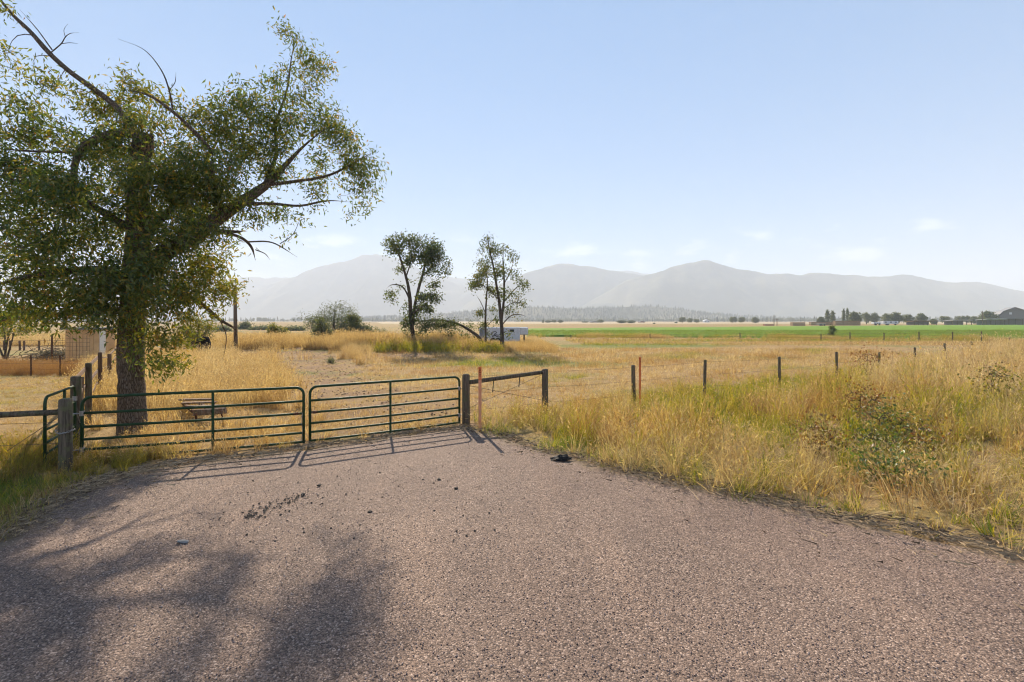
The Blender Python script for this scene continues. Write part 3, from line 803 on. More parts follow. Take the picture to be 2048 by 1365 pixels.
# ------------------------------------------------------------------ green tube gates
RAILS = [0.20, 0.405, 0.655, 0.93]        # inner rails above the bottom tube
def tube_gate(name, A, B, mids, label, bot=0.07, top=1.32, r=0.030, latch=None, inner=RAILS, hinges=None):
    """A -> B along the ground; frame with rounded top corners, inner rails, stiff uprights"""
    A = np.array(A, float); B = np.array(B, float); L = np.linalg.norm(B - A); u = (B - A) / L
    root = empty(name, (A[0], A[1], 0), label, 'gate')
    def P(s, z, off=0.0):
        n_ = np.array([u[1], -u[0]])
        return np.array([A[0] + u[0] * s + n_[0] * off, A[1] + u[1] * s + n_[1] * off, z])
    cr = 0.16
    path = [P(0, bot - .03), P(0, top - cr)]
    for a in np.linspace(0, 90, 7)[1:]: path.append(P(cr - cr * math.cos(R(a)), top - cr + cr * math.sin(R(a))))
    for a in np.linspace(90, 0, 7): path.append(P(L - cr + cr * math.cos(R(a)), top - cr + cr * math.sin(R(a))))
    path.append(P(L, bot - .03))
    m = MB(); m.tube(path, r, 10); m.build('frame', MATS['green_paint'], root, shade=True)
    for h in [0.0] + list(inner):
        sg = 0.006 * math.sin(h * 9)
        m = MB(); m.tube([P(.004 + (L - .008) * q, bot + h - .012 * math.sin(math.pi * q) + sg * q) for q in np.linspace(0, 1, 7)], r * .92, 8)
        m.build('rail', MATS['green_paint'], root, shade=True)
    for s in mids:
        m = MB(); a = P(s, bot - .05, .034); b = P(s, top + .012, .034)
        m.bar(a, b, .055, .022); m.build('upright', MATS['green_paint'], root, bevel=.004)
    if latch:
        s, h = latch
        m = MB(); m.tube([P(s, bot + h - .03, .035), P(s, bot + h + .03, .035)], .035, 8); m.tube([P(s - .07, bot + h, .03), P(s + .07, bot + h, .03)], .014, 6)
        m.build('latch', MATS['rusty_steel'], root)
    for s, h in hinges or []:
        m = MB(); m.tube([P(s, bot + h - .05), P(s, bot + h + .05)], .042, 10); sg = -1 if s < L / 2 else 1
        m.tube([P(s, bot + h), P(s + sg * .22, bot + h)], .012, 6); m.build('hinge', MATS['steel_grey'], root)
    return root
GL, GM1, GM2, GR = (-8.60, 9.10), (-4.79, 10.46), (-4.68, 10.54), (-1.44, 12.45)
lg = tube_gate('tube_gate', GL, GM1, [2.26], 'left leaf of the green tube gate, before the big tree', latch=(3.9, .66), hinges=[(0, .93), (0, .2)])
rg = tube_gate('tube_gate', GM2, GR, [1.86], 'right leaf of the green tube gate, hung on the right post', latch=(.09, .66), hinges=[(3.755, .93), (3.755, .2)])
lg['group'] = rg['group'] = 'green double gate across the drive'
m = MB(); m.tube([(-4.80, 10.43, .74), (-4.82, 10.42, .55), (-4.80, 10.43, .35), (-4.83, 10.43, .10)], .006, 5); m.build('drop_chain', MATS['steel_grey'], lg)
sg_ = tube_gate('small_gate', (-8.85, 8.62), (-9.75, 10.15), [0.95], 'narrow green gate standing open behind the grey gatepost', bot=.12, top=1.40, r=.026, hinges=[(1.77, 1.0)])

# ------------------------------------------------------------------ posts and fences
def post_geo(m, x, y, z0, z1, r, seed, lean=(0, 0), dome=True, n=12):
    zs = list(np.linspace(z0, z1 - r * .35, 7)) + ([z1 - r * .12, z1] if dome else [z1])
    rs = [r * 1.03, r * 1.02, r, r, r * .985, r * .98, r * .97] + ([r * .82, r * .45] if dome else [r * .95])
    pts = [(x + lean[0] * (z - z0), y + lean[1] * (z - z0), z) for z in zs]
    m.tube(pts, rs, n, noise=.035, seed=seed)
def wire(m, pts, r=.0035, sag=.02):
    for a, b in zip(pts[:-1], pts[1:]):
        a = np.array(a); b = np.array(b); t_ = np.linspace(0, 1, 6)[:, None]
        q = a + (b - a) * t_; q[:, 2] -= (sag * 4 * t_ * (1 - t_))[:, 0]
        m.tube(q, r, 4, caps=False)

# right-hand fence: posts seen from the gate up along the verge
FP = [(932, 748, 12.45, .115), (1090, 738, 13.7, .105), (1268, 730, 15.0, .075), (1408, 720, 16.9, .072), (1559, 714, 18.6, .07), (1674, 704, 21.2, .072), (1757, 704, 23.8, .07),
      (1830, 695, 26.4, .07), (1890, 687, 29.2, .075), (1944, 683, 32.0, .075), (2020, 674, 37.5, .08), (2105, 668, 44, .08)]
root = empty('wire_fence', (-1.26, 12.45, 0), 'weathered post and wire fence climbing from the gate along the verge', 'fence')
tops = []
for i, (px, py, d, r) in enumerate(FP):
    q = at(px, py, d); gz = float(height(np.array([q[0]]), np.array([q[1]]))[0])
    m = MB(); post_geo(m, q[0], q[1], gz - .35, q[2], r * (.92 if i < 3 else .8), 30 + i, lean=(random.uniform(-.03, .03), random.uniform(-.02, .02)) if i > 1 else (0, 0))
    m.build('post', MATS['post_grey' if i > 1 else 'post_dark'], root, shade=True)
    tops.append((q, gz))
a, b = tops[0][0], tops[1][0]
m = MB(); m.tube([a + (.05, 0, -.24), (a + b) / 2 + (0, 0, -.17), b + (-.05, 0, -.10)], [.062, .060, .06], 10, noise=.04, seed=5); m.build('brace_rail', MATS['post_dark'], root, shade=True)
for f_, h_ in ((.33, .34), (.66, .30)):
    q = a + (b - a) * f_; m = MB(); m.bar(q + (.0, -.06, -.27 + .14 * f_), q + (-.03, -.06, -.27 + .14 * f_ - h_), .05, .03); m.build('batten', MATS['post_dark'], root, bevel=.004)
for A_, B_ in (((.06, 0, -.32), (-.05, 0, -.95)), ((.06, 0, -.95), (-.05, 0, -.16))):
    m = MB(); m.tube([a + A_, b + B_], .006, 5); m.build('brace_wire', MATS['wire_rust'], root)
for hh_ in (.95, .62, .30):
    m = MB()
    pts = [(q[0], q[1] - .07, gz + hh_ * (q[2] - gz)) for q, gz in tops]
    wire(m, pts); m.build('wire', MATS['wire_rust'], root)

# orange marker stakes
def marker(px, top, d, label, faded, w=.085):
    q = at(px, top, d); gz = float(height(np.array([q[0]]), np.array([q[1]]))[0])
    root = empty('marker_stake', (q[0], q[1], gz), label, 'marker stake', 'orange utility marker stakes by the fence')
    split = q[2] - .34
    m = MB(); m.box((q[0], q[1], (q[2] + split) / 2), (w, .012, q[2] - split)); m.build('top_panel', MATS['orange_marker'], root, bevel=.003)
    m = MB(); m.box((q[0], q[1], (gz - .3 + split - .001) / 2), (w * .94, .010, split - gz + .3)); m.build('blade', MATS['orange_faded' if faded else 'orange_marker'], root, bevel=.003)
    m = MB()
    for k_ in range(5): m.box((q[0] + random.uniform(-.008, .008), q[1] - .0075, q[2] - .06 - k_ * .045), (w * random.uniform(.35, .6), .002, .016))
    o = m.build('warning_print', MATS['marker_print'], root); o['kind'] = 'stuff'
marker(960, 734, 11.9, 'faded orange marker stake beside the right gatepost', True)
marker(1280, 714, 14.7, 'bright orange marker stake beside the third fence post', False, .07)

# left pole fence with big gatepost
root = empty('pole_fence', (-8.62, 8.72, 0), 'grey round gatepost with a dark pole rail running out left', 'fence')
q = at(131, 797, 8.55)
m = MB(); post_geo(m, q[0], q[1], -.4, q[2], .102, 77, n=16); m.build('gatepost', MATS['post_grey'], root, shade=True)
m = MB(); e_ = at(-160, 838, 8.3); m.tube([q + (-.1, .0, -.26), (q + e_) / 2 + (0, 0, -.13), e_ + (0, 0, 0)], [.050, .056, .058], 10, noise=.04, seed=9); m.build('rail', MATS['post_dark'], root, shade=True)
m = MB(); post_geo(m, e_[0] - .12, e_[1], -.4, e_[2] + .3, .12, 78); m.build('post', MATS['post_grey'], root, shade=True)
m = MB(); m.tube([q + (-.1, 0, -.33), at(10, 905, 8.4)], .006, 5); m.build('brace_wire', MATS['wire_rust'], root)
for z_ in (.95, .55): m = MB(); wire(m, [(q[0] - .1, q[1], z_), (e_[0], e_[1], z_)], .004); m.build('wire', MATS['wire_rust'], root)
ch = empty('chain', (q[0], q[1], .75), 'steel chain looped round the grey gatepost', 'chain')
for k_ in range(26):
    a_ = 2 * math.pi * k_ / 26; c_ = np.array([q[0] + .128 * math.cos(a_), q[1] + .128 * math.sin(a_), .78 + .02 * math.sin(a_ * 2 + 1)])
    tv = np.array([-math.sin(a_), math.cos(a_), 0]); nv = np.array([math.cos(a_), math.sin(a_), 0]) if k_ % 2 else np.array([0, 0, 1.0])
    pts = [c_ + tv * .026 * math.cos(b_) + nv * .013 * math.sin(b_) for b_ in np.linspace(0, 2 * math.pi, 9)]
    m = MB(); m.tube(pts, .0055, 5, caps=False); m.build('chain_link', MATS['steel_grey'], ch, shade=True)
m = MB(); m.tube([q + (.16, .05, -.47 + .18), at(160, 846, 9.0)], .008, 5); m.build('chain_tail', MATS['steel_grey'], ch)

# yard fence running back from the small gate
root = empty('yard_fence', (-9.78, 10.2, 0), 'old wooden yard fence running back from the small green gate', 'fence')
YP = [(152, 752, 10.25, .13, 'post_dark'), (177, 726, 12.6, .10, 'post_dark'), (200, 705, 16.6, .085, 'post_brown'), (219, 708, 19.5, .10, 'post_brown'), (236, 690, 24, .10, 'post_brown'), (252, 682, 31, .1, 'post_brown')]
yt = []
for i, (px, py, d, r, mt) in enumerate(YP):
    q_ = at(px, py, d); yt.append(q_)
    m = MB(); post_geo(m, q_[0], q_[1], -.3, q_[2], r * .76, 90 + i); m.build('post', MATS[mt], root, shade=True)
for zf in (.9, .62, .34):
    for a_, b_ in zip(yt[:-1], yt[1:]):
        if zf == .34 and a_ is yt[0]: continue
        m = MB(); m.bar((a_[0], a_[1] - .1, a_[2] * zf), (b_[0], b_[1] - .1, b_[2] * zf), .03, .11 if a_ is yt[0] or a_ is yt[1] else .05, .006); m.build('board', MATS['plank_old'], root)
for k_ in range(4):
    f_ = .25 + .5 * k_ / 3; q_ = yt[0] + (yt[1] - yt[0]) * f_
    m = MB(); m.bar((q_[0], q_[1] - .14, .12), (q_[0] + .03, q_[1] - .14, 1.38), .10, .02, .006); m.build('picket', MATS['plank_old'], root)

# T-post and wire at the far side of the yard
root = empty('yard_wire_fence', at(62, 752, 23.6) * (1, 1, 0), 'thin dark steel post fence across the back of the yard', 'fence')
for px in (-30, 62, 120):
    q_ = at(px, 711, 23.6); m = MB(); m.bar((q_[0], q_[1], -.2), (q_[0], q_[1], q_[2]), .05, .04); m.build('post', MATS['rusty_steel'], root)
for z_ in (.35, .65, .95):
    m = MB(); wire(m, [at(-120, 711, 23.6) * (1, 1, 0) + (0, 0, z_), at(62, 711, 23.6) * (1, 1, 0) + (0, 0, z_), at(180, 711, 23.6) * (1, 1, 0) + (0, 0, z_)], .005); m.build('wire', MATS['wire_rust'], root)

# tan shed behind wire panels
d = 30.0
a_ = at(127, 714, d); b_ = at(195, 714, d)
root = empty('shed', ((a_[0] + b_[0]) / 2, d + 1.5, 0), 'tan panelled shed behind wire mesh, left of the tree trunk', 'shed')
z1 = at(0, 660, d)[2]
nP = 6; W = (b_[0] - a_[0]) / nP
m = MB(); m.box(((a_[0] + b_[0]) / 2, d + .75, z1 / 2), (b_[0] - a_[0] - .02, 1.2, z1)); m.build('body', MATS['tan_panel'], root)
for i in range(nP):
    m = MB(); m.box((a_[0] + W * (i + .5), d + .13, z1 / 2), (W - .025, .04, z1 - .02)); m.build('panel', MATS['tan_panel'], root)
t = NT('sunlit_pale_board'); nn = t.noise(t.mapping(t.obj(), (3, 3, 6)), 2, 6, .7); t.end(t.bsdf(t.mix(nn, (.8, .7, .56), (.92, .84, .7)), .85))  # pale end board, with sunlight on its face put into the warm bright colour
m = MB(); m.box((b_[0] + .2, d + .15, z1 / 2 + .15), (.34, .08, z1 - .4)); m.build('end_board', MATS['sunlit_pale_board'], root)
m = MB(); m.box(((a_[0] + b_[0]) / 2, d + .75, z1 + .08), (b_[0] - a_[0] + .3, 1.7, .14)); m.build('roof', MATS['roof_grey'], root)
root = empty('mesh_panel', ((a_[0] + b_[0]) / 2, d - .6, 0), 'rusty wire mesh panel standing before the tan shed', 'mesh panel')
for i in range(12):
    xx = a_[0] - .15 + (b_[0] - a_[0] + .2) * i / 11; m = MB(); m.tube([(xx, d - .6, .0), (xx, d - .6, z1 - .35)], .006 if i else .05, 5); m.build('upright_wire' if i else 'corner_post', MATS['rusty_steel'], root)
for i in range(8):
    zz = .1 + i * .27; m = MB(); m.tube([(a_[0] - .15, d - .61, zz), (b_[0] + .05, d - .61, zz)], .006, 5); m.build('cross_wire', MATS['rusty_steel'], root)

# yard clutter: logs under the shed, brush pile
for i in range(9):
    px = 108 + i * 10.5; q_ = at(px, 716, 29.0); l_ = random.uniform(.25, .6)
    m = MB(); ang = random.uniform(-.5, .5); c0 = np.array([q_[0], 29 + random.uniform(-.4, .2), random.uniform(.10, .17)])
    m.tube([c0 - (l_ / 2 * math.cos(ang), l_ / 2 * math.sin(ang), 0), c0 + (l_ / 2 * math.cos(ang), l_ / 2 * math.sin(ang), .02)], random.uniform(.10, .17), 8, noise=.1, seed=i)
    tag(m.build('log', MATS['bark_field' if i % 3 else 'pole_wood'], origin=(c0[0], c0[1], 0), shade=True), 'short dark log, %s in the row below the tan shed' % ('leftmost', 'second from left', 'third from left', 'fourth from left', 'middle one', 'fourth from right', 'third from right', 'second from right', 'rightmost')[i], 'log', 'logs on the ground before the tan shed')
br = empty('brush_pile', at(104, 716, 33) * (1, 1, 0), 'grey tangled brush pile left of the tan shed', 'brush pile')
m = MB()
for i in range(170):
    c0 = np.array([at(100, 0, 33)[0] + random.gauss(0, .9), 33 + random.gauss(0, .5), 0]); c0[2] = abs(random.gauss(.1, .35)); dv_ = np.array([random.gauss(0, 1), random.gauss(0, .6), random.gauss(0, .45)]); dv_ *= random.uniform(.3, .9) / np.linalg.norm(dv_)
    p1 = c0 + dv_; p0 = c0 - dv_; p0[2] = max(p0[2], .02); p1[2] = max(p1[2], .02)
    m.tube([p0, (p0 + p1) / 2 + np.array([0, 0, .08]), p1], [.02, .015, .007], 4)
o = m.build('branches', MATS['post_grey'], br); o['kind'] = 'stuff'
root = empty('back_fence', at(40, 700, 44) * (1, 1, 0), 'far post and rail fence across the yard at the left edge', 'fence')
for px in (-40, 8, 20, 40, 48, 78):
    q_ = at(px, 682, 44); m = MB(); m.tube([(q_[0], 44, -.2), (q_[0] + random.uniform(-.05, .05), 44, q_[2])], .08, 7); m.build('post', MATS['post_brown'], root)
for z_ in (.5, .95):
    m = MB(); wire(m, [at(-80, 0, 44) * (1, 1, 0) + (0, 0, z_), at(48, 0, 44) * (1, 1, 0) + (0, 0, z_), at(140, 0, 44) * (1, 1, 0) + (0, 0, z_)], .012); m.build('wire', MATS['wire_rust'], root)

# bare pole beside the track
q = at(470, 572, 40.0)
m = MB(); m.tube([(q[0] + .08, 40, -.6), (q[0] + .03, 40, 3), (q[0], 40, q[2])], [.17, .15, .125], 10, noise=.03, seed=3)
tag(m.build('bare_pole', MATS['pole_wood'], origin=(q[0], 40, 0), shade=True), 'tall bare wooden pole standing alone right of the big tree', 'pole')

# rotten wooden bench / stoneboat behind the left gate leaf
d = 12.6
def W_(px, py, dd=0.0): return at(px, py, d + dd)
root = empty('broken_bench', W_(405, 850) * (1, 1, 0), 'collapsed grey plank bench on rusty legs behind the left gate leaf', 'bench')
zt = W_(0, 803)[2]
for i, (py, dd, xa, xb) in enumerate(((800, 1.15, 360, 424), (806, .75, 366, 432), (813, .40, 372, 436))):
    A_ = at(xa, py, d + dd); B_ = at(xb, py - 1, d + dd)
    m = MB(); m.bar(A_, B_, .17, .045, .008); m.build('plank', MATS['plank_old'], root, bevel=.006)
A_, B_ = at(388, 826, d - .05), at(452, 822, d - .05)
m = MB(); m.bar(A_, B_, .09, .16, .012); m.build('front_plank', MATS['plank_old'], root, bevel=.012)
for xa in (366, 400):
    A_ = at(xa, 806, d + 1.2); B_ = at(xa + 26, 828, d - .08); m = MB(); m.bar(A_, B_, .07, .09, .006); m.build('side_rail', MATS['rusty_steel'], root, bevel=.005)
for px, dd in ((368, 1.1), (392, .05), (443, .05), (428, 1.1)):
    A_ = at(px, 828 if dd < .5 else 806, d + dd); m = MB(); m.tube([A_, (A_[0] + (.06 if px > 430 else 0), A_[1], -.05)], .022, 6); m.build('leg', MATS['rusty_steel'], root)

# black tipped-over tub lying in the tall grass
q = at(396, 697, 36)
root = empty('tipped_tub', (q[0], 36, 0), 'black tipped tub half hidden in the tall dry grass', 'tub')
def tub(m, c, rot, a, b, h):
    V = []
    for z_, s_ in ((0, .62), (h * .5, .86), (h, 1.0), (h * .96, .90), (h * .45, .78), (.05, .55)):
        for k_ in range(16):
            an = 2 * math.pi * k_ / 16; ca, sa = math.cos(an), math.sin(an)
            V.append((a * s_ * math.copysign(abs(ca) ** .6, ca), b * s_ * math.copysign(abs(sa) ** .6, sa), z_))
    V = np.array(V) @ np.array(rot.to_3x3()).T + c
    F = [(r_ * 16 + k_, r_ * 16 + (k_ + 1) % 16, (r_ + 1) * 16 + (k_ + 1) % 16, (r_ + 1) * 16 + k_) for r_ in range(5) for k_ in range(16)]
    F += [tuple(range(15, -1, -1)), tuple(80 + k_ for k_ in range(16))]
    m.add(V, F)
m = MB(); tub(m, np.array([q[0] + .45, 36, .68]), Matrix.Rotation(R(62), 3, 'X') @ Matrix.Rotation(R(28), 3, 'Z'), .85, .6, .6); m.build('tub', MATS['black_plastic'], root, shade=True)
m = MB(); m.tube([(q[0] - 1.1, 35.9, .6), (q[0] - .4, 35.9, .82), (q[0] + .4, 35.9, .7)], [.10, .16, .12], 7, noise=.2, seed=4); m.build('handle_frame', MATS['black_plastic'], root)

# debris on the driveway
def rock(name, px, py, s, mat, label, group, seed, flat=.55, stretch=1.3):
    d_ = FPX * EYE / (py - HZ); q_ = at(px, py, d_)
    bm = bmesh.new(); bmesh.ops.create_icosphere(bm, subdivisions=2, radius=1)
    for v in bm.verts:
        n_ = mnoise.noise(v.co * 1.3 + Vector((seed * 7.1, 0, 0))); v.co *= 1 + .45 * n_
        v.co = Vector((v.co.x * stretch * s, v.co.y * s, max(v.co.z, -.6) * s * flat))
    bmesh.ops.rotate(bm, verts=bm.verts, cent=(0, 0, 0), matrix=Matrix.Rotation(seed * 2.1, 3, 'Z'))
    me = bpy.data.meshes.new(name); bm.to_mesh(me); bm.free()
    o = link(name, me, MATS[mat]); o.location = (q_[0], q_[1], .012 + s * flat * .4)
    return tag(o, label, 'stone', group)
rock('stone', 606, 991, .035, 'dark_clod', 'dark flat clod at the top of the clod trail on the driveway', 'dark clods on the driveway', 1)
rock('stone', 638, 973, .032, 'dark_clod', 'dark clod lying above the clod trail, nearer the gate', 'dark clods on the driveway', 2)
rock('stone', 366, 1087, .040, 'grey_stone', 'long grey stone alone on the left of the driveway', None, 3, .5, 1.9)
rock('stone', 878, 961, .030, 'dark_clod', 'dark clod in the middle of the driveway, upper of the two', 'dark clods on the driveway', 4)
rock('stone', 912, 979, .032, 'dark_clod', 'dark clod in the middle of the driveway, lower right one', 'dark clods on the driveway', 5)
rock('stone', 740, 1026, .028, 'dark_clod', 'dark clod alone right of the clod trail', 'dark clods on the driveway', 6)
def clod_proto(i):
    bm = bmesh.new(); bmesh.ops.create_icosphere(bm, subdivisions=1, radius=1)
    for v in bm.verts: v.co *= 1 + .5 * mnoise.noise(v.co * 1.7 + Vector((i * 3.3, 1, 0))); v.co.z *= .6
    me = bpy.data.meshes.new('crumb'); bm.to_mesh(me); bm.free(); return me
P_ = []
for i in range(150):
    f_ = random.random(); px = 490 + 115 * f_ + random.gauss(0, 14); py = 1040 - 48 * f_ + random.gauss(0, 6)
    d_ = FPX * EYE / (py - HZ); P_.append(at(px, py, d_))
for i in range(90):
    px = random.uniform(420, 1000); py = random.uniform(945, 1090); d_ = FPX * EYE / (py - HZ); P_.append(at(px, py, d_))
P_ = np.array(P_); P_[:, 2] = .014
make_scatter('earth_crumbs', P_, rng.uniform(0, 6, P_.shape) * (0, 0, 1), rng.uniform(.006, .019, len(P_)), rng.integers(0, 5, len(P_)), {}, [clod_proto(i) for i in range(5)], MATS['dark_clod'], 'trail of dark earth crumbs scattered on the driveway')
n = 14000
yy = 3.1 + 7.5 * rng.uniform(size=n) ** 1.5; xx = rng.uniform(-1.2, 1.2, n) * yy
k = poly_dist(xx, yy) < -.1
P_ = np.stack([xx, yy, np.full(n, .004) + .012 * wob(xx, yy, .6)], 1)[k]
STONE = [clod_proto(20 + i) for i in range(6)]
make_scatter('loose_chippings', P_, rng.uniform(0, 6, P_.shape) * (.15, .15, 1), rng.uniform(.005, .0105, len(P_)), rng.integers(0, 6, len(P_)), {}, STONE, MATS['chip_stone'], 'loose pinkish chippings lying all over the driveway')

# straw and dead stalks washed along the driveway edge
V = []; F = []; RN = []; c = 0
E2 = EDGE[[14, 15, 16, 17, 18, 19, 20, 0, 1, 2, 3, 4, 5, 6, 7]]
for i in range(7500):
    j = random.randrange(len(E2) - 1); f_ = random.random(); a_ = E2[j] + (E2[j + 1] - E2[j]) * f_
    dd = (E2[j + 1] - E2[j]) / np.linalg.norm(E2[j + 1] - E2[j]); nn_ = np.array([dd[1], -dd[0]])
    off = random.gauss(-.02 + .12 * math.sin(a_[0] * 3.1) , .17) if random.random() < .85 else random.gauss(0, .6)
    q_ = a_ + nn_ * off; an = math.atan2(dd[1], dd[0]) + random.gauss(0, .8); L_ = random.uniform(.04, .22) if random.random() < .93 else random.uniform(.3, .6); w_ = random.uniform(.0013, .0028)
    z_ = float(.02 + abs(random.gauss(0, .012))); e = np.array([math.cos(an), math.sin(an)]) * L_ / 2; p_ = np.array([-e[1], e[0]]) / (L_ / 2) * w_
    bend = random.gauss(0, .03)
    V += [(*(q_ - e - p_), z_), (*(q_ - e + p_), z_ + .002), (*(q_ + p_ + p_ / w_ * bend), z_ + .015), (*(q_ - p_ + p_ / w_ * bend), z_ + .013), (*(q_ + e + p_), z_ + random.uniform(0, .03)), (*(q_ + e - p_), z_)]
    F += [(c, c + 3, c + 2, c + 1), (c + 3, c + 5, c + 4, c + 2)]; RN += [random.random()] * 6; c += 6
tag(link('straw_litter', np_mesh('straw_litter', np.array(V), np.array(F), {'rnd': RN}), MATS['straw']), 'dead straw and stalks littering the edges of the driveway', kind='stuff')

# wood chips and clods on the dirt track behind the gates
n = 9000
xx = rng.uniform(-26, 1, n); yy = rng.uniform(12.5, 44, n)
k = (dirt_mask(xx, yy) + .25 * wob(xx, yy, 1.3) > .42) & (poly_dist(xx, yy) > .3) & (rng.uniform(size=n) < np.clip(22 / yy, .4, 1))
P_ = np.stack([xx, yy, height(xx, yy) + .012], 1)[k]
t = NT('track_chip'); t.end(t.bsdf(t.ramp(t.n('ShaderNodeObjectInfo').outputs['Random'], [(0, (.05, .033, .022)), (.5, (.15, .095, .06)), (1, (.38, .27, .17))]), .95))
sc3 = rng.uniform(.015, .045, (len(P_), 1)) * np.array([1.6, .8, .6])
make_scatter('track_litter', P_, rng.uniform(0, 6, P_.shape) * (.1, .1, 1), sc3, rng.integers(0, 6, len(P_)), {}, [clod_proto(40 + i) for i in range(6)], MATS['track_chip'], 'brown clods and wood chips littering the dirt track')

# black rag
d_ = FPX * EYE / (920 - HZ); q_ = at(1122, 920, d_)
bm = bmesh.new(); bmesh.ops.create_icosphere(bm, subdivisions=4, radius=1)
for v in bm.verts:
    s_ = .5 + .5 * math.sin(v.co.x * 2.3 + 1); n_ = mnoise.fractal(v.co * 2.1, 1, 2, 4); v.co *= 1 + .42 * n_
    v.co = Vector((v.co.x * .20, v.co.y * .085, max(v.co.z, -.2) * .065 * (.6 + .7 * s_)))
me = bpy.data.meshes.new('black_rag'); bm.to_mesh(me); bm.free(); me.polygons.foreach_set('use_smooth', np.ones(len(me.polygons), bool))
o = link('black_rag', me, MATS['black_fabric']); o.location = (q_[0], q_[1], .02)
tag(o, 'crumpled black rag lying at the right edge of the driveway', 'rag')

# ------------------------------------------------------------------ trees
def leaves_mesh(P, D, ln, wd, hue, r, rbias=0.0):
    n = len(P)
    D = D / np.maximum(np.linalg.norm(D, axis=1, keepdims=True), 1e-6)
    W = np.cross(D, r.normal(size=(n, 3))); W /= np.maximum(np.linalg.norm(W, axis=1, keepdims=True), 1e-6)
    N = np.cross(D, W)
    ln = ln[:, None]; wd = wd[:, None]
    V = np.stack([P, P + D * ln * .42 + W * wd * .5 + N * wd * .15, P + D * ln - N * ln * .12, P + D * ln * .42 - W * wd * .5 + N * wd * .15], 1).reshape(-1, 3)
    b = np.arange(n)[:, None] * 4
    F = np.concatenate([b + [0, 1, 2], b + [0, 2, 3]], 1).reshape(-1, 3)
    rn = np.clip(r.beta(1.6, 2.2, n) + rbias, 0, 1)
    return V, F, np.repeat(rn, 4), np.repeat(hue, 4)

def build_tree(root, lines, tips, hues, leaf=(.10, .026), per_tip=30, spread=.17, twig_r=(.010, .003), droop=.5, bark='bark_willow', leafm='leaf_willow',
               seed=1, sides=10, bare=None, twig_jit=.12, limb_names=True, crown_kind=True, trunk_noise=.06):
    """lines: list of arrays (x,y,z,r) with the trunk first; tips (n,3) where leafy sprays end"""
    r = np.random.default_rng(seed); org = np.array(root.location)
    nodes = []; nr = []
    for i, Ln in enumerate(lines):
        S = spline(Ln, 7)
        if i > 0: S[:, 3] *= np.clip((1 - np.linspace(0, 1, len(S))) / .3, .18, 1)
        m = MB(); big = S[0, 3] > .05
        m.tube(S[:, :3], np.maximum(S[:, 3], .003), sides + 6 if i == 0 else (8 if big else 5), noise=trunk_noise if big else .05, seed=seed + i)
        m.build('trunk' if i == 0 else 'limb', MATS[bark], root, shade=True)
        nodes.append(S[2:, :3]); nr.append(S[2:, 3])
    nodes = np.concatenate(nodes); nr = np.concatenate(nr)
    cap = len(nodes) + len(tips) * 3
    NB = np.zeros((cap, 3)); NB[:len(nodes)] = nodes; NR = np.zeros(cap); NR[:len(nodes)] = nr; cnt = len(nodes)
    all_tips = np.asarray(tips, float)
    d0 = np.min(np.linalg.norm(all_tips[:, None, :] - nodes[None, ::2], axis=2), axis=1)
    order = np.argsort(d0)
    m = MB(); P = []; D = []; H = []
    for ti in order:
        T = all_tips[ti]
        dd = np.linalg.norm(NB[:cnt] - T, axis=1) + np.where(NB[:cnt, 2] > T[2] + .3, .35, 0)
        j = int(np.argmin(dd)); A = NB[j]; v = T - A; L = np.linalg.norm(v)
        tt = np.linspace(0, 1, 5)[:, None]
        side = r.normal(size=3); side -= v * np.dot(side, v) / max(L * L, 1e-6)
        q = A + v * tt + side * twig_jit * L * np.sin(tt * math.pi) + np.array([0, 0, 1]) * (.10 * L * np.sin(tt * math.pi))
        r0 = min(NR[j] * .7, twig_r[0] * (0.5 + L)); r0 = max(r0, twig_r[1])
        m.tube(q, np.linspace(r0, twig_r[1] * .7, 5), 3, caps=False)
        NB[cnt:cnt + 3] = q[[2, 3, 4]]; NR[cnt:cnt + 3] = np.linspace(r0, twig_r[1], 5)[[2, 3, 4]]; cnt += 3
        if bare is not None and bare[ti]: continue
        k = max(1, int(per_tip * r.uniform(.6, 1.4)))
        f = r.uniform(.35, 1.0, k)[:, None]
        base = A + v * f + side * twig_jit * L * np.sin(f * math.pi)
        near = np.minimum(1.0, .45 / max(L, .01))
        base = T + (base - T) * near
        P.append(base + r.normal(0, spread, (k, 3)) * (1, 1, .9)); dv_ = v / max(L, 1e-6)
        D.append(r.normal(0, .75, (k, 3)) + dv_ * .5 + np.array([0, 0, -droop])); H.append(np.full(k, hues[ti]))
    o = m.build('twigs', MATS[bark], root); o['kind'] = 'stuff'
    P = np.concatenate(P); D = np.concatenate(D); H = np.concatenate(H); n = len(P)
    H = np.clip(H + r.normal(0, .15, n), 0, 1)
    V, F, rn, hu = leaves_mesh(P, D, leaf[0] * r.uniform(.65, 1.25, n), leaf[1] * r.uniform(.7, 1.3, n), H, r)
    o = link('crown', np_mesh('crown', V - org, F, {'rnd': rn, 'hue': hu}), MATS[leafm], root); o['kind'] = 'stuff'
    return root

